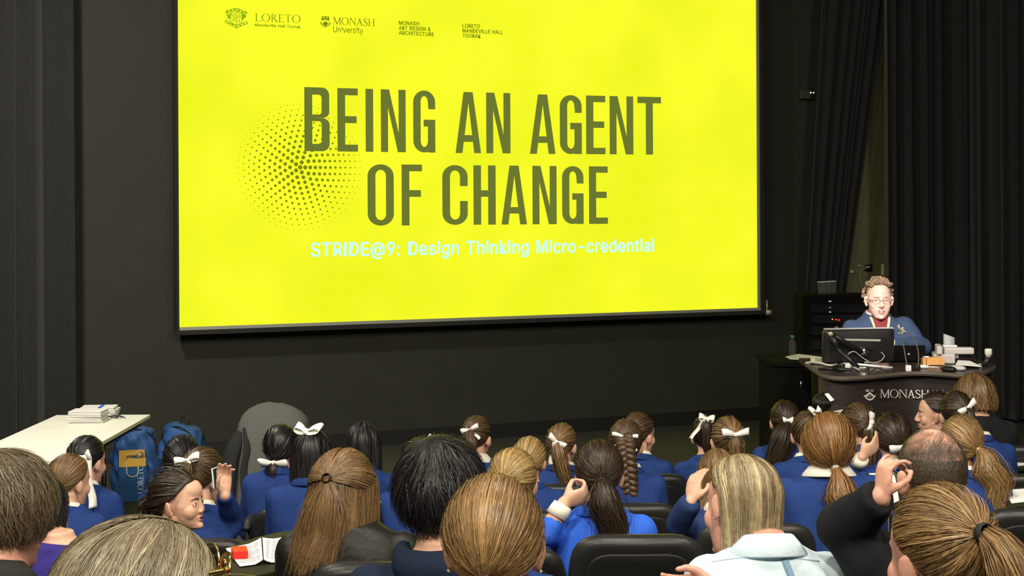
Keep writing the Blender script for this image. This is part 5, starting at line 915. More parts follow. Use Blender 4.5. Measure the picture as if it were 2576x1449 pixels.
taken = [(at(a, b, c)[0], at(a, b, c)[1]) for l, a, b, c in vis]
for lab, Pv, N, ty, fz, Y in CHAIRS:      # every other seated person's own chair, its back hidden behind the person
    x, y = Pv[0], Pv[1] - .24
    if any(abs(x - tx) < .40 and abs(y - ty_) < .42 for tx, ty_ in taken) or Y < 3.3: continue
    taken.append((x, y)); chair('black chair under the ' + ' '.join(lab.split()[:11]), x, y, min(fz + .86, N[2] - .26), fz, ty)
# ---------------------------------------------------------------- lectern
TZ = 1.29
RKM2 = mat('cabinet_black', (.006, .006, .005), .9, spec=.03)
GLASS = mat('clear_glass', (.12, .14, .12), .05); GLASS.node_tree.nodes['Principled BSDF'].inputs['Alpha'].default_value = .12
LAM = mat('lectern_laminate', (.022, .017, .016), .6, spec=.18, noise=.25, nscale=6, stretch=(1, 1, 8)); LTOP = mat('lectern_top', (.045, .030, .028), .28, spec=.6, noise=.3, nscale=8, stretch=(1, 12, 1)); EDGE = mat('lectern_edge', (.13, .11, .085), .4)
fe_px = [(2024, 911), (2046, 927), (2070, 941), (2112, 947), (2173, 945), (2234, 939), (2280, 935), (2318, 934), (2355, 935.5), (2416, 940), (2450, 938), (2486, 930), (2505, 918)]
fe = spline([atz(x, y, TZ) for x, y in fe_px], 48); fe[:, 2] = 0
lec = thing('lectern', 'dark curved lectern with white lettering and crest in front of the speaker', 'lectern', np.array([2.45, 9.6, 0])); lb = np.array(lec.location)
back = [(2.98, 9.98), (1.86, 10.0)]
poly = [np.array([*p[:2], TZ - .028]) for p in fe] + [np.array([*b, TZ - .028]) for b in back]
obj('desk_top', MB().prism(poly, (0, 0, .026)), LTOP, lec, lb, smooth=False)
mb = MB()
for i in range(len(fe) - 1):
    a, b = fe[i].copy(), fe[i + 1].copy(); a[2] = b[2] = TZ - .018; mb.add([a + [0, -.003, 0], b + [0, -.003, 0], b + [0, -.003, .018], a + [0, -.003, .018], a + [0, .004, 0], b + [0, .004, 0], b + [0, .004, .018], a + [0, .004, .018]], [[0, 1, 2, 3], [4, 7, 6, 5], [3, 2, 6, 7], [1, 0, 4, 5]])
obj('edge_band', mb, EDGE, lec, lb, smooth=False)
pf = fe[4:46] + np.array([0, .035, 0]); ring = [*pf, *(pf[::-1] + np.array([0, .03, 0]))]
obj('front_panel', MB().loft([np.array(ring) + [0, 0, .02], np.array(ring) + [0, 0, TZ - .03]]), LAM, lec, lb)
obj('side_panel', MB().prism([(*pf[0][:2], .02), (*(pf[0][:2] + [.03, 0]), .02), (1.98, 9.95, .02), (1.95, 9.95, .02)], (0, 0, TZ - .05)), LAM, lec, lb, smooth=False)
obj('side_panel', MB().prism([(*pf[-1][:2], .02), (*(pf[-1][:2] - [.03, 0]), .02), (2.90, 9.95, .02), (2.93, 9.95, .02)], (0, 0, TZ - .05)), LAM, lec, lb, smooth=False)
obj('plinth', MB().prism([(2.0, 9.45, 0), (2.85, 9.3, 0), (2.85, 9.9, 0), (2.0, 9.9, 0)], (0, 0, .03)), BLK, lec, lb, smooth=False)
pr = pf[:, 0] / pf[:, 1]
def on_front(px, py, off=.012):
    a = (px - 1288) / F; i = np.interp(a, pr, np.arange(len(pf))); Y = np.interp(i, np.arange(len(pf)), pf[:, 1]); return at(px, py, Y - off)
LET = mat('lectern_lettering', (.85, .80, .76), .5); LETG = mat('lectern_lettering_grey', (.42, .38, .36), .5)
wd, pol = word(SER, 'MONASH', -.01); mb = MB(); place(pol, lambda x, y: on_front(2213 + 125 * x / wd, 1000.3 - 20.6 * y + .4 * x), mb, (0, .010, 0)); obj('lettering', mb, LET, lec, lb, smooth=False)
V, Fc = font_mesh('University', 3); x0, x1 = V[:, 0].min(), V[:, 0].max(); obj('lettering', MB().add(np.array([on_front(2347 + 84 * (x - x0) / (x1 - x0), 1001 - 20 * y / CAPH) for x, y, _ in V]), Fc), LET, lec, lb, smooth=False)
mb = MB(); cx = lambda x, y: on_front(2174 + 28.5 * x, 1009 - 29 * y)
lines(mb, [(.17, .42), (.5, .72), (.83, .42)], .13, cx, (0, .010, 0)); lines(mb, [(.0, .48), (.09, .40), (.25, .20), (.5, .08), (.75, .20), (.91, .40), (1.0, .48)], .10, cx, (0, .010, 0)); obj('crest_chevron', mb, LET, lec, lb, smooth=False)
mb = MB(); place([rect(.15, .80, .44, 1.0)], cx, mb, (0, .010, 0)); obj('crest_book', mb, LETG, lec, lb, smooth=False)
mb = MB(); place(ringpoly(arc(.70, .90, .13, .11, 0, 360, 16), arc(.70, .90, .09, .075, 0, 360, 16)) + [rect(.68, .8, .72, .98)], cx, mb, (0, .010, 0)); obj('crest_roundel', mb, LETG, lec, lb, smooth=False)
for x, y in ((.5, .53), (.38, .40), (.62, .40), (.5, .24)):
    mb = MB(); place([[(x - .05, y), (x, y - .05), (x + .05, y), (x, y + .05)]], cx, mb, (0, .010, 0)); obj('crest_star', mb, LET, lec, lb, smooth=False)
# things on the lectern
def topz(px, py): return atz(px, py, TZ)
M0 = at(2158, 913, 9.50); M0[2] = TZ + .0
def panel_frame(p_bl, p_br, tilt):
    r = nz(np.array([*(p_br - p_bl)[:2], 0])); n = np.array([r[1], -r[0], 0]); u = np.array([0, 0, 1.0]) * math.cos(tilt) + n * math.sin(tilt); return r, u, np.cross(r, u)
bl_, br_ = at(2069, 914, 9.42), at(2247, 920, 9.50); r_, u_, n_ = panel_frame(bl_, br_, rad(4)); Wm = np.linalg.norm((br_ - bl_)[:2]); Hm = .215; mon0 = np.array([*((bl_ + br_) / 2)[:2], TZ + .004]); Rm = np.stack([r_, n_ * -1, u_], -1)
mon = thing('monitor', 'large black touch monitor seen from behind on the lectern', 'monitor', mon0); A = lambda x, y, z: mon0 + Rm @ np.array([x, y, z])
mb = MB(); o = sup(Wm, Hm, 14, 40)
for y, k in ((-.022, .90), (-.016, .97), (-.008, 1.0), (.018, 1.0), (.022, .985)): mb.loft if False else None
mb.loft([np.array([A(x * k, y, Hm / 2 + .012 + z * k) for x, z in o]) for y, k in ((-.030, .86), (-.022, .95), (-.012, .99), (-.006, 1.0), (.016, 1.0), (.020, .985))]); obj('housing', mb, mat('monitor_plastic', (.016, .016, .016), .35), mon, mon0)
obj('top_edge', MB().prism([A(-Wm * .485, -.012, Hm + .0105), A(Wm * .485, -.012, Hm + .0105), A(Wm * .485, .016, Hm + .0135), A(-Wm * .485, .016, Hm + .0135)], u_ * .002), mat('monitor_edge', (.55, .54, .52), .35), mon, mon0, smooth=False)
obj('rear_stripe', MB().prism([A(-Wm * .28, -.033, Hm * .80), A(Wm * .28, -.033, Hm * .755), A(Wm * .28, -.033, Hm * .70), A(-Wm * .28, -.033, Hm * .75)], n_ * -.0 + Rm @ np.array([0, .004, 0])), mat('silver_strip', (.62, .61, .58), .3, metal=.3), mon, mon0, smooth=False)
obj('screen_face', MB().prism([A(-Wm * .46, .021, .03), A(Wm * .46, .021, .03), A(Wm * .46, .021, Hm - .01), A(-Wm * .46, .021, Hm - .01)], Rm @ np.array([0, .002, 0])), mat('screen_glass', (.02, .02, .025), .15), mon, mon0, smooth=False)
obj('mount_plate', MB().box(A(.02, -.040, Hm * .50), (.12, .02, .008), Rm).box(A(.02, -.042, Hm * .42), (.05, .03, .05), Rm), CHROME, mon, mon0)
obj('cable', MB().tube(spline([A(-.09, -.035, .06), A(-.085, -.06, .085), A(-.05, -.06, .095), A(.0, -.05, .06), A(.06, -.055, .025), A(.12, -.05, .03), A(.15, -.045, .06), A(.13, -.04, .085)], 36), .0032, n=6), mat('grey_cable', (.45, .45, .44), .5), mon, mon0)
obj('label_sticker', MB().box(A(.045, -.032, .022), (.035, .003, .010), Rm), mat('sticker_grey', (.45, .45, .42), .6), mon, mon0)
e_ = at(2098, 868, 9.30); obj('support_arm', MB().tube([at(2172, 938, 9.25), at(2106, 876, 9.29)], .0155, n=12, ball=True), BLK, mon, mon0)
obj('support_arm', MB().tube([at(2094, 842, 9.31), at(2166, 884, 9.40)], .0150, n=12, ball=True), BLK, mon, mon0); obj('arm_joint', MB().tube([at(2106, 878, 9.29), at(2094, 842, 9.31)], .018, n=12, ball=True), BLK, mon, mon0)
obj('end_cap', MB().ell(at(2090, 840, 9.29), (.016, .008, .014)), mat('brass_cap', (.45, .40, .25), .4, metal=.3), mon, mon0)
obj('arm_clamp', MB().box(topz(2176, 942) + [0, .02, .02], (.05, .05, .05)).tube([at(2186, 925, 9.22), at(2172, 944, 9.22)], .009), CHROME, mon, mon0, bevel=.004)
def mic(label, base_px, pts, tipr, white):
    b = topz(*base_px); t = thing('gooseneck_microphone', label, 'microphone', b); P = [b + [0, 0, .0]] + [at(x, y, b[1]) for x, y in pts]
    obj('base', MB().box(b + [0, 0, .018], (.030, .030, .036)), WHITEP if white else BLK, t, b, bevel=.003); obj('gooseneck', MB().tube(spline(P, 24), .0034, n=8), mat('mic_neck', (.28, .27, .25), .35, metal=.6), t, b)
    obj('capsule', MB().tube([P[-1], P[-1] + nz(P[-1] - P[-2]) * .035], (.0065, .0075), n=10, ball=True), mat('mic_grille', (.40, .36, .33), .45, metal=.4), t, b)
mic('left gooseneck microphone with white foot leaning to the left', (2285, 934), [(2279, 905), (2273, 870), (2268, 848), (2264, 833)], .007, True)
mic('right gooseneck microphone curving over beside the left one', (2308, 933), [(2311, 905), (2309, 880), (2301, 856), (2290, 843), (2282, 838)], .007, False)
lt = thing('laptop', 'dark laptop standing open between monitor and microphones', 'laptop', topz(2285, 912)); l0 = np.array(lt.location)
obj('lid', MB().box(l0 + [.0, .03, .055], (.23, .008, .10), Rx(rad(-8))), RKM2, lt, l0, bevel=.003, smooth=False); obj('keyboard_deck', MB().box(l0 + [0, .12, .010], (.23, .16, .018)), BLK, lt, l0, bevel=.003, smooth=False); obj('badge', MB().ell(l0 + [.012, .022, .050], (.012, .002, .007)), CHROME, lt, l0)
ob = thing('tissue_box', 'small orange box lying on the lectern right of the microphones', 'box', topz(2352, 919)); o0 = np.array(ob.location); RB = Rz(rad(8))
obj('carton', MB().box(o0 + [0, .03, .024], (.115, .07, .046), RB), mat('orange_card', (.78, .40, .14), .7), ob, o0, bevel=.003, smooth=False); obj('end_flap', MB().prism([o0 + [-.075, -.01, .002], o0 + [-.058, -.008, .002], o0 + [-.058, -.006, .046], o0 + [-.075, -.008, .042]], (0, .05, 0)), MATS['orange_card'], ob, o0, smooth=False); obj('tissue', MB().box(o0 + [-.045, .03, .050], (.025, .03, .008), Rz(.5)), PAPER, ob, o0)
dc = thing('document_camera', 'pale grey document camera unit on the right of the lectern', 'camera', topz(2395, 916)); d0 = np.array(dc.location); GRY = mat('device_grey', (.52, .49, .48), .45)
obj('base_unit', MB().box(d0 + [-.02, .12, .030], (.13, .20, .060), Rz(rad(-12))), GRY, dc, d0, bevel=.008, smooth=False); obj('camera_head', MB().box(d0 + [.055, .06, .078], (.185, .075, .042), Rz(rad(-4))), GRY, dc, d0, bevel=.010, smooth=False); obj('side_arm', MB().box(d0 + [-.055, .10, .085], (.035, .20, .050), Rz(rad(-12))), GRY, dc, d0, bevel=.006, smooth=False); obj('lens_foot', MB().lathe(d0 + [.05, .07, .03], [(.012, 0), (.012, .03)]), WHITEP, dc, d0)
obj('lid_plate', MB().box(d0 + [.02, .12, .103], (.085, .06, .010), Rz(rad(-8))), WHITEP, dc, d0, bevel=.003, smooth=False)
sp = topz(2413, 913) + [.0, .22, 0]; spk = thing('speaker_cylinder', 'round pale grey desktop speaker with black slanted top behind the document camera', 'speaker', sp)
obj('shell', MB().loft([np.array([sp + [.035 * math.cos(t), .035 * math.sin(t), z + sl * .35 * math.cos(t) * -.035] for t in np.linspace(0, 2 * np.pi, 24, endpoint=False)]) for z, sl in ((0, 0), (.152, 1))]), mat('speaker_grey', (.42, .43, .44), .6), spk, sp); obj('top_disc', MB().loft([np.array([sp + [r * math.cos(t), r * math.sin(t), z - .35 * r * math.cos(t)] for t in np.linspace(0, 2 * np.pi, 24, endpoint=False)]) for z, r in ((.150, .033), (.155, .033), (.158, .028))]), mat('gloss_black', (.01, .01, .012), .08), spk, sp)
pp = topz(2437, 925); tag(obj('paper_sheet', MB().prism([topz(2404, 927) + [0, 0, .022], topz(2470, 928) + [0, 0, .012], topz(2440, 917) + [0, 0, .020], topz(2410, 916) + [0, 0, .022]], (0, 0, .003)), PAPER, base=pp, smooth=False), 'white papers lying beneath the document camera head', 'paper')
for i, (x, y, l) in enumerate(((2388, 934, 'left black computer mouse with white edge on the lectern front'), (2412, 932, 'right grey computer mouse on the lectern front'))):
    b = topz(x, y) + [0, .02, 0]; t = thing('computer_mouse', l, 'mouse', b); obj('shell', MB().ell(b + [0, 0, .012], (.036, .055, .018), Rz(.6)), BLK if i == 0 else GRY, t, b); obj('scroll_wheel', MB().ell(b + [.0, -.02, .028], (.004, .008, .005)), CHROME, t, b)
mk = topz(2322, 927); t = thing('marker_pen', 'white board marker lying between the microphones and the mice', 'pen', mk); obj('barrel', MB().tube([mk + [-.02, 0, .012], mk + [.03, -.004, .010]], .011, n=12), WHITEP, t, mk); obj('tail', MB().tube([mk + [.03, -.004, .010], mk + [.09, -.008, .008]], .004, n=8), WHITEP, t, mk); obj('cap', MB().tube([mk + [-.045, .002, .012], mk + [-.02, 0, .012]], .012, n=12), BLK, t, mk)
mb_ = topz(2478, 922); t = thing('handheld_microphone', 'microphone with white head standing upright at the lectern right end', 'microphone', mb_); obj('handle', MB().tube([mb_ + [0, 0, 0], mb_ + [.018, 0, .055]], (.013, .017), n=12), BLK, t, mb_); obj('head', MB().lathe(mb_ + [.021, 0, .055], [(.014, 0), (.021, .022), (.022, .026), (.022, .048), (.017, .054)]), mat('mic_white', (.62, .60, .52), .5), t, mb_); obj('holder', MB().tube([mb_ + [-.04, 0, .012], mb_ + [-.012, 0, .012]], .008), CHROME, t, mb_)
# loose leads and rails on the left half of the lectern
tag(obj('monitor_rail', MB().tube([at(2028, 913, 9.62), at(2150, 916, 9.36), at(2245, 925, 9.36)], .0075, n=8), WHITEP, base=topz(2140, 918)), 'pale rail lying along the foot of the monitor', 'rail')
ck = topz(2060, 925); tag(obj('cable_bundle', MB().tube(spline([topz(2035, 915) + [0, 0, .01], topz(2060, 921) + [0, 0, .02], topz(2090, 924) + [0, 0, .012], topz(2120, 921) + [0, 0, .02], topz(2150, 929) + [0, 0, .01], topz(2166, 938) + [0, 0, .01]], 40), .006, n=6), mat('pale_cable', (.6, .58, .55), .5), base=ck), 'pale cables tangled on the left side of the lectern', 'cable')
tag(obj('cable_bundle', MB().tube(spline([topz(2062, 932) + [0, 0, .012], topz(2085, 936) + [0, 0, .02], topz(2110, 935) + [0, 0, .014], topz(2140, 936) + [0, 0, .012]], 30), .012, n=8), BLK, base=ck), 'thick black cable curled on the left front of the lectern', 'cable')
tag(obj('cable', MB().tube(spline([topz(2192, 937) + [0, 0, .006], topz(2205, 930) + [0, 0, .008], topz(2220, 932) + [0, 0, .006], topz(2235, 937) + [0, 0, .006]], 24), .003, n=6), BLK, base=topz(2210, 933)), 'thin black lead on the lectern beside the arm clamp', 'cable')
ad = topz(2127, 932); t = thing('plug_adapter', 'small white plug adapter on the lectern by the arm', 'adapter', ad); obj('block', MB().box(ad + [.01, 0, .020], (.035, .03, .038)), WHITEP, t, ad, bevel=.004, smooth=False); obj('band', MB().box(ad + [-.012, 0, .020], (.012, .032, .040)), BLK, t, ad, smooth=False)
cup = topz(2056, 916); tag(obj('note_block', MB().box(cup + [0, .02, .020], (.06, .05, .035), Rz(.4)), mat('note_cream', (.60, .60, .40), .7), base=cup, bevel=.003, smooth=False), 'cream note block at the left corner of the lectern', 'note')
# side cabinet with paper and bottle
sc0 = np.array([2.04, 10.55, 0]); sc = thing('side_cabinet', 'dark cabinet standing left of the lectern in shadow', 'cabinet', sc0); obj('carcass', MB().prism([(1.72, 10.15, .0), (2.28, 10.15, 0), (2.28, 10.75, 0), (1.72, 10.75, 0)], (0, 0, 1.22)), RKM2, sc, sc0, smooth=False); obj('cabinet_top', MB().prism([(1.70, 10.13, 1.22), (2.30, 10.13, 1.22), (2.30, 10.77, 1.22), (1.70, 10.77, 1.22)], (0, 0, .025)), RKM2, sc, sc0, smooth=False); obj('handle', MB().box((1.90, 10.14, 1.10), (.012, .016, .05)), CHROME, sc, sc0)
pz = 1.247; q = [atz(x, y, pz) for x, y in ((1975, 898), (1988, 904), (2012, 905), (2040, 904), (2068, 903), (2068, 899), (2040, 895), (2008, 891), (1992, 894))]; tag(obj('paper_sheet', MB().prism(q, (0, 0, .002)), mat('dim_paper', (.50, .49, .40), .8), base=q[0], smooth=False), 'curled pale paper on the dark cabinet left of the lectern', 'paper')
bt = atz(1994, 896, pz); t = thing('water_bottle', 'small clear bottle standing on the dark cabinet', 'bottle', bt); obj('bottle_body', MB().lathe(bt, [(.024, 0), (.026, .01), (.026, .09), (.012, .115), (.012, .125)]), GLASS, t, bt); obj('bottle_cap', MB().lathe(bt + [0, 0, .125], [(.014, 0), (.014, .018)]), mat('teal_cap', (.02, .10, .10), .4), t, bt)
# equipment rack behind
RKM = mat('rack_black', (.003, .003, .003), .9, spec=.03); rk0 = np.array([2.52, 11.9, 0]); rk = thing('equipment_rack', 'black equipment rack with red lights behind the speaker', 'rack', rk0); Rk = lambda x, z: np.array([rk0[0] + x, rk0[1] - .20, z])
obj('cabinet', MB().box(rk0 + [0, 0, .80], (.62, .40, 1.60)), RKM, rk, rk0, bevel=.01, smooth=False)
for i, z in enumerate((1.50, 1.42, 1.33, 1.22)): obj('rack_unit', MB().box(Rk(.0, z) + [0, -.008, 0], (.50, .02, .065)), mat('rack_face', (.005, .005, .005), .8, spec=.05), rk, rk0, bevel=.003, smooth=False)
for px, py, c, w_ in ((2088, 758, (.8, .85, .7), .020), (2088, 774, (.3, .3, .25), .014), (2088, 785, (.8, .85, .8), .014), (2103, 804, (1.0, .05, .05), .012), (2094, 803, (1, .3, .25), .008), (2110, 805, (1, .05, .08), .012), (2104, 823, (.35, .33, .25), .022)):
    p = at(px, py, 11.675); obj('indicator_light', MB().box(p, (w_, .008, .009)), emitm('led_%02d' % int(c[1] * 99 + c[0] * 9), c, 1.6 if c[0] > .9 else .5), rk, rk0, smooth=False)
for i, (px, py) in enumerate(((2066, 735), (2081, 735), (2094, 735))):
    g = atz(px, py + 1, 1.60) if False else np.array([at(px, py, 11.84 + .05 * i)[0], 11.84 + .05 * i, 1.60]); t = thing('drinking_glass', 'drinking glass on the dark rack, %s of three' % ('left', 'middle', 'right')[i], 'glass', g); obj('glass_wall', MB().lathe(g, [(.026, 0), (.030, .03), (.032, .095), (.030, .095), (.027, .006)]), GLASS, t, g); obj('glass_rim', MB().tube([g + [.0315 * math.cos(a), .0315 * math.sin(a), .096] for a in np.linspace(0, 2 * np.pi, 20)], .002, n=5), mat('rim_glass', (.4, .45, .4), .1), t, g)
# wall fittings
def plate(name, label, px, py, w_, h_, m, cat, off=.02):
    c = wallpt(px, py, off); x, z = DIR * w_ / 2, UP * h_ / 2; return tag(obj(name, MB().prism([c - x - z, c + x - z, c + x + z, c - x + z], NRM * .015), m, base=c, smooth=False), label, cat)
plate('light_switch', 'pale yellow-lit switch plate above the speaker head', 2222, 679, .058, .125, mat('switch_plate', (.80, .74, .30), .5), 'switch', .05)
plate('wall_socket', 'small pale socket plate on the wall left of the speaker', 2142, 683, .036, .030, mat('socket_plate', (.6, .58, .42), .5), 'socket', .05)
plate('wall_socket', 'dark connection box with white plug above the hanging lead', 2184, 674, .085, .07, BLK, 'socket', .05)
plate('cable_plug', 'white plug end in the dark connection box', 2182, 671.5, .048, .014, WHITEP, 'plug', .075)
plate('cable_plug', 'tiny white plug left of the dark connection box', 2161, 668, .022, .010, WHITEP, 'plug', .06)
hc = [wallpt(x, y, .09) for x, y in ((2180, 676), (2168, 679), (2162, 694), (2164, 710), (2168, 728), (2164, 737), (2150, 741), (2135, 739))]; tag(obj('hanging_cable', MB().tube(spline(hc, 40), .006, n=6), mat('wall_cable', (.33, .32, .25), .5), base=hc[0]), 'grey lead hanging from the wall box beside the speaker', 'cable')
sn = wallpt(2026, 238, .06); t = thing('wall_sensor', 'small dark sensor with two white dots high on the wall right of the screen', 'sensor', sn); obj('housing', MB().box(sn, (.14, .05, .10), np.stack([DIR, -NRM, UP], -1)), mat('sensor_dark', (.05, .05, .03), .5), t, sn, bevel=.01, smooth=False)
for d in (.05, .085): obj('indicator_light', MB().ell(sn + DIR * d + NRM * .03 + UP * .02, (.008,) * 3, n=8, m=6), emitm('led_white', (1, 1, .85), 1.5), t, sn)
# ---------------------------------------------------------------- the speaker
LS = dict(elbow=at(2140, 905, 10.2), wrist=at(2196, 862, 9.98), hand=dict(d=(.75, -.25, .35), b=(.1, -.3, 1), thumb=1, curl=(.5, .6, .6, .6))); RS = dict(elbow=at(2318, 872, 10.28), wrist=at(2232, 872, 9.98), cuff=1.0, fat=1.28, hand=dict(d=(-.9, -.1, .1), b=(0, -.3, 1), thumb=-1, curl=(.6, .7, .7, .7)))
PULL = mat('pullover_blue', (.036, .060, .115), .85, spec=.2, noise=.10, nscale=120, bump=.2, bscale=18)
p = person('man speaking at the lectern in a blue half-zip pullover and glasses', 2211, 701, 10.25, 1.04, yaw=176, pitch=3, tyaw=180, hair_=dict(style='curly', col='curl', add=-6), cloth=(PULL, 'pullover'), skin=mat('skin_speaker', (.74, .46, .37), .5), lod=1, arms=dict(L=RS, R=LS, low=-.06), stand=True, female=False, sw=1.14, bottom='trousers', fine=(.0125, 3.2), zfloor=0.0, nshift=(0, .0, .005), wide=1.13)
face(p, lip=(.62, .25, .22), open_=.8, brow='curl', ek=.6); glasses(p, mat('glasses_dark', (.10, .06, .05), .3, metal=.5), r=.020, wire=.0011)
N, Rt, par, base = p['N'], p['Rt'], p['par'], p['base']; fd = (0, 1, 0); s_ = 1.04
cen = lambda x, z: N + np.array([x, -.5, z])
vp = []; rows = 12
for i in range(rows + 1):
    u = i / rows; wv = .050 * (1 - u) + .004; vp += [cen(x, -.015 - .22 * u) for x in np.linspace(-wv, wv, 5)]
Pq = drape(p['top'], base, vp, fd, .004); ok = Pq.reshape(rows + 1, 5, 3)
obj('t_shirt_front', MB().loft(ok, False, False), mat('maroon_cotton', (.17, .022, .026), .8), par, base)
for sx in (-1, 1):
    zp = drape(p['top'], base, [cen(sx * (.056 * (1 - u) + .006), -.012 - .225 * u) for u in np.linspace(0, 1, 14)], fd, .006); obj('zip_tape', MB().tube(zp, np.linspace(.011, .004, 14), n=6, flat=.4), mat('zip_cream', (.55, .48, .34), .7), par, base)
kb = MB(); band(kb, N, Rt, s_, .074, .070, [(-.006, .010), (.0, .034), (.006, .034), (.040, -.018), (.037, -.025), (.004, .010)], -245, 65, drop=.022); obj('pullover_collar', kb, PULL, par, base)
cb = MB(); band(cb, N, Rt, s_, .066, .064, [(-.004, -.01), (.0, .030), (.005, .032), (.010, -.004)], -250, 70, drop=.012); obj('shirt_collar', cb, mat('pink_cotton', (.72, .50, .46), .8), par, base)
lg = MB(); a0_ = cen(.122, -.105)
for pts in ([(0, 0), (.012, .010), (.022, .022)], [(.010, -.004), (.022, .006), (.030, .018)], [(.020, -.010), (.030, -.004), (.036, -.010)], [(-.004, -.012), (.014, -.014), (.028, -.012)], [(.024, .020), (.034, .022)]):
    q = drape(p['top'], base, [a0_ + np.array([x, 0, z]) for x, z in pts], fd, .003); lg.tube(q, .0022, n=5)
obj('embroidery', lg, WHITEC, par, base)
# ---------------------------------------------------------------- white table, booklets, bags, draped chair
TT = .73; tb0 = np.array([-3.07, 10.55, 0]); tbl = thing('white_table', 'long white folding table at the left with stacked booklets on it', 'table', tb0)
XL, XR, YF, YB = -3.45, -2.74, 9.48, 11.62
obj('tabletop', MB().box(((XL + XR) / 2, (YF + YB) / 2, TT - .014), (XR - XL, YB - YF, .028)), mat('table_white', (.80, .79, .68), .45, noise=.03, nscale=5), tbl, tb0, bevel=.004, smooth=False)
for x in (XL + .06, XR - .06):
    for y in (YF + .15, YB - 1.1): obj('leg', MB().tube([(x, y, .0), (x, y, TT - .028)], .016, n=10), BLKM, tbl, tb0)
    obj('rail', MB().box((x, (YF + YB) / 2, TT - .05), (.03, YB - YF - .25, .04)), BLKM, tbl, tb0, smooth=False)
BK = mat('booklet_white', (.72, .71, .68), .6, noise=.03, nscale=12); BKE = mat('booklet_pages', (.50, .49, .46), .7, noise=.2, nscale=3, stretch=(1, 1, 300))
c0 = atz(212, 1068, TT); c1 = atz(246, 1050, TT)
def booklet(label, c, w_, d_, h_, yaw, strap=None):
    t = thing('booklet', label, 'booklet', c, 'white booklets on the table'); Rb = Rz(yaw); obj('pages', MB().box(c + [0, 0, h_ / 2], (w_ - .006, d_ - .006, h_ - .004), Rb), BKE, t, c, smooth=False); obj('cover', MB().box(c + [0, 0, h_ - .0015], (w_, d_, .003), Rb).box(c + [0, 0, .0015], (w_, d_, .003), Rb), BK, t, c, smooth=False, kind='stuff')
    if strap: obj('strap', MB().box(c + [.02, 0, h_ / 2], (.022, d_ + .01, h_ + .008), Rb), strap, t, c, smooth=False)
z = 0
for i in range(5):
    h_ = .017; booklet('white booklet in the front stack on the table, number %s from the bottom' % ('one', 'two', 'three', 'four', 'five')[i], c0 + [rng.uniform(-.012, .012) - .0, .13 + rng.uniform(-.01, .01), z], .24, .20, h_, rng.uniform(-.10, .06)); z += h_ + .0008
z = 0
for i in range(4):
    h_ = .018; booklet('white booklet in the rear table stack, number %s from below%s' % (('one', 'two', 'three', 'four')[i], ', with blue strap' if i == 3 else ''), c1 + [rng.uniform(-.01, .01), .06, z], .25, .20, h_, .08 + rng.uniform(-.05, .05), mat('strap_blue', (.03, .09, .55), .5) if i == 3 else None); z += h_ + .0008
sc_ = atz(268, 1056, TT); mb = MB()
for k in range(5): a = rng.uniform(-.5, 1.2); q = sc_ + [-.02 + .02 * k, .04 + .02 * rng.random(), .004]; mb.tube(spline([q, q + [.03 * math.cos(a), .03 * math.sin(a), .02], q + [.07, .03 * math.sin(a), .004]], 10), .004, n=5)
tag(obj('black_strap', mb, BLK, base=sc_, kind='stuff'), 'tangle of loose black straps beside the booklet stacks', 'strap')
# backpacks
NYL = mat('backpack_nylon', (.022, .075, .22), .6, spec=.35, bump=.7, bscale=14, noise=.15, nscale=10)
def backpack(label, c, w_, d_, h_, yaw, seed):
    t = thing('backpack', label, 'backpack', c, None); Rb = Rz(yaw); th = np.arange(28) * 2 * np.pi / 28; mb = MB(); rings = []
    for f, k in ((0, .80), (.04, .98), (.25, 1.04), (.55, 1.0), (.78, .93), (.90, .78), (.97, .50), (1.0, .2)):
        o = sup(w_ * k, d_ * k, 3.2, 28); rings.append(np.array([c + Rb @ np.array([x, y + .03 * f, h_ * f]) for x, y in o]))
    mb.loft(rings); o = sup(w_ * .78, h_ * .46, 4, 24); mb.loft([np.array([c + Rb @ np.array([x * k, -d_ * .44 - y, h_ * .28 + zz * k]) for x, zz in o]) for y, k in ((-.02, 1.0), (.03, 1.0), (.05, .92), (.055, .7))])
    me, W = fuse(mb, .012, smooth=3); W = wrinkle(W, me, .024, seed, 15); obj('pack_body', finish(me, W, c), NYL, t)
    A = lambda x, y, z_: c + Rb @ np.array([x, y, z_])
    obj('top_handle', MB().tube(spline([A(-.04, .06, h_ * .97), A(-.03, .07, h_ * 1.06), A(.03, .07, h_ * 1.06), A(.04, .06, h_ * .97)], 14), .009, n=8, flat=.5), BLK, t, c)
    obj('zip', MB().tube(spline([A(-w_ * .46, -.02, h_ * .50), A(-w_ * .40, -.05, h_ * .80), A(-w_ * .15, -.06, h_ * .935), A(w_ * .15, -.06, h_ * .935), A(w_ * .40, -.05, h_ * .80), A(w_ * .46, -.02, h_ * .5)], 30), .006, n=6), BLK, t, c)
    for sx in (-1, 1): obj('shoulder_strap', MB().tube(spline([A(sx * .07, d_ * .42, h_ * .93), A(sx * .12, d_ * .62, h_ * .75), A(sx * .13, d_ * .60, h_ * .40), A(sx * .14, d_ * .45, h_ * .12)], 20), .022, n=8, flat=.35), BLK, t, c)
    return t
pb = atz(338, 1262, 0); backpack('crumpled blue backpack standing behind the blue gift bag', pb + [-.05, .24, 0], .36, .24, .57, .25, 5)
pb2 = atz(455, 1222, 0); backpack('blue backpack with black straps behind the girl with the white bow', pb2, .36, .26, .52, -.35, 9)
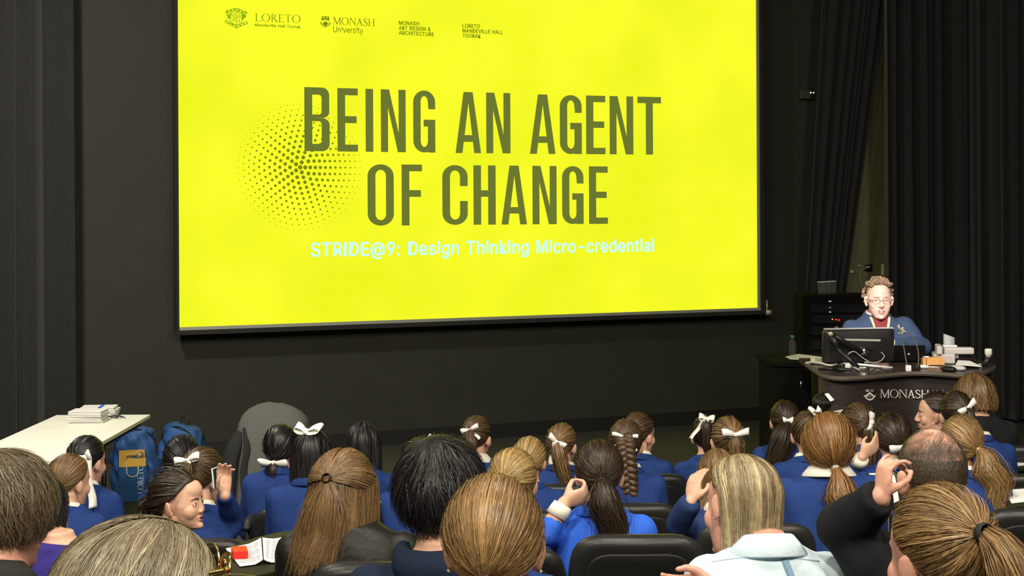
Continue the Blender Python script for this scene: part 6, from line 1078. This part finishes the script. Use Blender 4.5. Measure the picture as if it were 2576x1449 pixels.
# paper gift bag
g0 = atz(333, 1258, 0); gb = thing('gift_bag', 'blue paper gift bag with white lettering and rope handles', 'bag', g0); RG = Rz(rad(16)); A = lambda x, y, z_: g0 + RG @ np.array([x, y, z_]); GW, GD, GH = .205, .11, .335
BLUEP = mat('bag_blue', (.004, .070, .205), .45); KRAFT = mat('bag_kraft', (.55, .33, .045), .7)
for nm, c, d in (('front_side', (0, -GD / 2, GH / 2), (GW, .003, GH)), ('rear_side', (0, GD / 2, GH / 2 + .02), (GW, .003, GH + .04)), ('bag_gusset', (-GW / 2, 0, GH / 2), (.003, GD, GH)), ('bag_gusset', (GW / 2, 0, GH / 2), (.003, GD, GH)), ('bag_base', (0, 0, .002), (GW, GD, .004))): obj(nm, MB().box(A(*c), d, RG), BLUEP, gb, g0, smooth=False)
obj('inner_lining', MB().box(A(0, GD / 2 - .004, GH - .02), (GW - .008, .002, .14), RG), KRAFT, gb, g0, smooth=False); obj('folded_rim', MB().box(A(0, -GD / 2 - .003, GH - .032), (GW, .003, .064), RG), KRAFT, gb, g0, smooth=False)
for y, dz in ((-GD / 2 - .008, -.11), (GD / 2, .05)): obj('rope_handle', MB().tube(spline([A(-.045, y, GH - .03), A(-.04, y - .012, GH - .03 + dz * .8), A(.0, y - .018, GH - .03 + dz), A(.04, y - .012, GH - .03 + dz * .8), A(.045, y, GH - .03)], 24), .0042, n=8), mat('rope', (.58, .44, .22), .8), gb, g0)
wd, pol = word(SER, 'LORETO', .03); mb = MB(); place(pol, lambda x, y: A(.082 - .045 * y, -GD / 2 - .004, .055 + .225 * x / wd), mb, RG @ np.array([0, .003, 0])); obj('lettering', mb, WHITEP, gb, g0, smooth=False)
tag(obj('tissue_tuft', MB().prism([A(.02, .02, GH - .02), A(.075, .025, GH - .02), A(.085, .03, GH + .02), A(.065, .01, GH + .05), A(.05, .03, GH + .035), A(.03, .0, GH + .03)], (0, .02, 0)), mat('kraft_tissue', (.42, .30, .14), .8), base=A(.05, .02, GH)), 'crumpled tan paper sticking out of the gift bag', 'paper')
# chair with a jacket over it
dcx = at(692, 1080, 11.0); dc0 = np.array([dcx[0], 11.0, 0]); ch = chair('dark chair on the stage floor under the grey jacket', dc0[0], dc0[1] + .05, .86, 0, 0)
jk = thing('draped_jacket', 'large dark grey jacket draped over a chair beside the stage wall', 'jacket', dc0); mb = MB(); rings = []; n = 72; th = np.arange(n) * 2 * np.pi / n
for z_, w_, d_ in ((.03, .66, .62), (.25, .62, .58), (.50, .575, .50), (.66, .53, .40), (.75, .50, .31), (.805, .455, .235), (.845, .37, .165), (.875, .25, .11), (.893, .10, .05)):
    f = (.90 - z_) ; o = sup(w_, d_, 2.6, n); k = 1 + .055 * f * np.sin(th * 9 + 2.0 * z_) + .03 * f * np.sin(th * 17 + 1)
    rings.append(np.array([dc0 + np.array([x * kk - .03 * f, y * kk, z_ + .005 * math.cos(2 * t + .6) * (z_ > .7) - .05 * (z_ - .6) * (x > 0) * abs(x) * 8 * (z_ > .7)]) for (x, y), kk, t in zip(o, k, th)]))
mb.loft(rings); obj('jacket_body', mb, mat('jacket_grey', (.085, .085, .078), .9, noise=.12, nscale=80, bump=.3, bscale=20), jk, dc0)
obj('sleeve', MB().tube(spline([dc0 + [-.235, -.10, .70], dc0 + [-.285, -.17, .52], dc0 + [-.30, -.21, .30], dc0 + [-.32, -.22, .06]], 20), np.interp(np.linspace(0, 1, 20), [0, .2, 1], [.03, .07, .055]), n=14, flat=.6), mat('jacket_black', (.012, .012, .012), .9), jk, dc0)
obj('lining_fold', MB().tube(spline([dc0 + [-.20, -.13, .73], dc0 + [-.16, -.20, .60], dc0 + [-.17, -.235, .42], dc0 + [-.14, -.26, .2]], 20), np.interp(np.linspace(0, 1, 20), [0, .3, 1], [.01, .035, .05]), n=10, flat=.5), MATS['jacket_black'], jk, dc0)
# bag with a paper tag leaning on a case before the lectern
bg = at(2082, 1032, 8.95); case0 = np.array([bg[0], 9.02, 0]); cs = thing('equipment_case', 'black case standing before the lectern under the black bag', 'case', case0); ztop = bg[2] - .02
obj('case_body', MB().box(case0 + [0, 0, ztop / 2], (.20, .16, ztop)), mat('cabinet_black', (.007, .007, .006), .6), cs, case0, bevel=.01, smooth=False); obj('case_handle', MB().box(case0 + [0, -.085, ztop * .6], (.08, .012, .02)), CHROME, cs, case0)
bc = np.array([bg[0], 9.0, ztop]); bt_ = thing('black_bag', 'crumpled black bag with a white paper tag before the lectern', 'bag', bc); mb = MB().ell(bc + [0, 0, .055], (.085, .07, .060)).ell(bc + [.045, -.02, .035], (.055, .06, .035)).ell(bc + [-.02, .0, .09], (.05, .04, .03)); me, W = fuse(mb, .007, smooth=2); W = wrinkle(W, me, .010, 3, 26); obj('bag_body', finish(me, W, bc), LEATHER, bt_)
obj('paper_tag', MB().prism([at(2074, 991, 8.90), at(2084, 989, 8.90), at(2099, 1006, 8.88), at(2089, 1010, 8.88)], (0, .004, 0)), PAPER, bt_, bc, smooth=False); obj('buckle', MB().prism([at(2098, 1034, 8.88), at(2121, 1030, 8.88), at(2108, 1046, 8.87)], (0, .004, 0)), mat('tag_cream', (.55, .52, .34), .6), bt_, bc, smooth=False)
# writing tablets with papers
TAB = mat('tablet_laminate', (.022, .024, .010), .6, spec=.2, noise=.05, nscale=8)
def tablet(label, poly_px, z_, fz):
    q = [atz(x, y, z_ - .001) for x, y in poly_px]; c = np.mean(q, axis=0); b = np.array([c[0], c[1], fz]); t = thing('writing_tablet', label, 'tablet', b); obj('tablet_board', MB().prism([p - [0, 0, .018] for p in q], (0, 0, .018)), TAB, t, b, bevel=.004, smooth=False)
    obj('support_post', MB().tube([b, [c[0], c[1], z_ - .018]], .018, n=10), BLKM, t, b); obj('foot_plate', MB().box(b + [0, 0, .006], (.16, .16, .012)), BLKM, t, b, smooth=False); return t
z1 = 1.20; tablet('dark olive writing tablet with open booklet and red box at the bottom left', [(556, 1396), (590, 1370), (640, 1352), (700, 1338), (762, 1332), (775, 1360), (752, 1400), (715, 1432), (640, 1449), (575, 1449)], z1, floorz(4.8))
bk = atz(655, 1390, z1); ob_ = thing('open_booklet', 'open white printed booklet lying on the olive tablet', 'booklet', bk); Q = lambda u, v, dz=0.0: atz(*(np.array([568, 1384]) * (1 - u) * (1 - v) + np.array([660, 1363]) * .5 * 0 + np.array([749, 1348]) * u * (1 - v) + np.array([603, 1428]) * (1 - u) * v + np.array([722, 1414]) * u * v), z1) + np.array([0, 0, .003 + dz])
for nm, ua, ub in (('left_page', 0, .49), ('right_page', .51, 1.0)):
    us = np.linspace(ua, ub, 7); g = lambda u, top: .012 * math.exp(-((u - .5) / .10) ** 2) + (.0025 if top else 0)
    obj(nm, MB().loft([np.array([Q(u, 0, g(u, 0)), Q(u, 1, g(u, 0)), Q(u, 1, g(u, 1)), Q(u, 0, g(u, 1))]) for u in us]), PAPER, ob_, bk, smooth=False)
    for k in range(11):
        v = .10 + .075 * k; l = MB(); a_, b_ = (ua + .05, ub - .05 - (.10 if k % 4 == 3 else 0)); P4 = [Q(u, v + dv, g(u, 1) + .0008) for u in np.linspace(a_, b_, 6) for dv in (0, .022)]; l.add(P4, [[2 * i, 2 * i + 2, 2 * i + 3, 2 * i + 1] for i in range(5)]); obj('text_line', l, mat('print_grey', (.45, .45, .45), .8), ob_, bk, smooth=False)
rb = atz(601, 1407, z1) + [0, 0, .006]; rt = thing('red_box', 'small red cardboard box lying on the open booklet', 'box', rb); RR = Rz(rad(14)); obj('carton', MB().box(rb + [0, .012, .012], (.046, .075, .024), RR), mat('red_card', (.72, .022, .012), .4), rt, rb, bevel=.0015, smooth=False); obj('end_label', MB().box(rb + RR @ np.array([.0235, 0, 0]) + [0, .006, .012], (.001, .030, .016), RR), mat('label_pink', (.75, .45, .40), .5), rt, rb, smooth=False)
def sheet(label, pts, z_, tl, tpoly, m=PAPER, printed=None):
    q = [atz(x, y, z_) + [0, 0, .002] for x, y in pts]; tablet(tl, tpoly, z_, floorz(q[0][1])); b = np.mean(q, axis=0); t = thing('paper_sheet', label, 'paper', b); obj('sheet', MB().prism(q, (0, 0, .004)), m, t, b, smooth=False)
    if printed: qq = [b + (p - b) * .55 + [0, 0, .005] for p in q]; obj('printed_block', MB().prism(qq, (0, 0, .0006)), printed, t, b, smooth=False)
sheet('white booklet with a pink picture left of the auburn haired girl', [(1926, 1183), (1968, 1184), (1968, 1216), (1950, 1222)], .86, 'small tablet under the booklet with the pink picture', [(1918, 1178), (1975, 1179), (1976, 1222), (1935, 1230)], printed=mat('print_pink', (.60, .22, .25), .7))
sheet('white sheet behind the raised hand of the balding man', [(2186, 1194), (2250, 1192), (2262, 1262), (2226, 1276)], 1.10, 'tablet under the sheet by the balding man', [(2178, 1190), (2258, 1187), (2272, 1268), (2222, 1282)])
sheet('white booklet with a blue and orange print at the right edge', [(2528, 1150), (2562, 1146), (2592, 1170), (2534, 1177)], .93, 'tablet under the printed booklet at the right edge', [(2520, 1146), (2570, 1141), (2604, 1173), (2526, 1183)], printed=mat('print_blue', (.30, .45, .60), .7))
sheet('plain white sheet at the right edge below the wavy golden ponytail', [(2528, 1236), (2590, 1232), (2600, 1262), (2544, 1268)], 1.05, 'tablet under the plain white sheet at the right edge', [(2520, 1232), (2600, 1226), (2612, 1268), (2538, 1275)])
# phone in the raised hand
ph = PH14['W']['R'] + np.array([-.040, .015, .070]); t = thing('phone', 'pale phone held up beside the face of a girl at the left', 'phone', ph); Rp = Rz(1.25) @ Rx(-.1); obj('phone_case', MB().box(ph, (.055, .008, .085), Rp), mat('phone_case', (.55, .68, .72), .3), t, ph, bevel=.003, smooth=False); obj('phone_screen', MB().box(ph + Rp @ np.array([0, -.0045, 0]), (.050, .001, .079), Rp), mat('phone_screen', (.02, .03, .04), .1), t, ph, smooth=False)
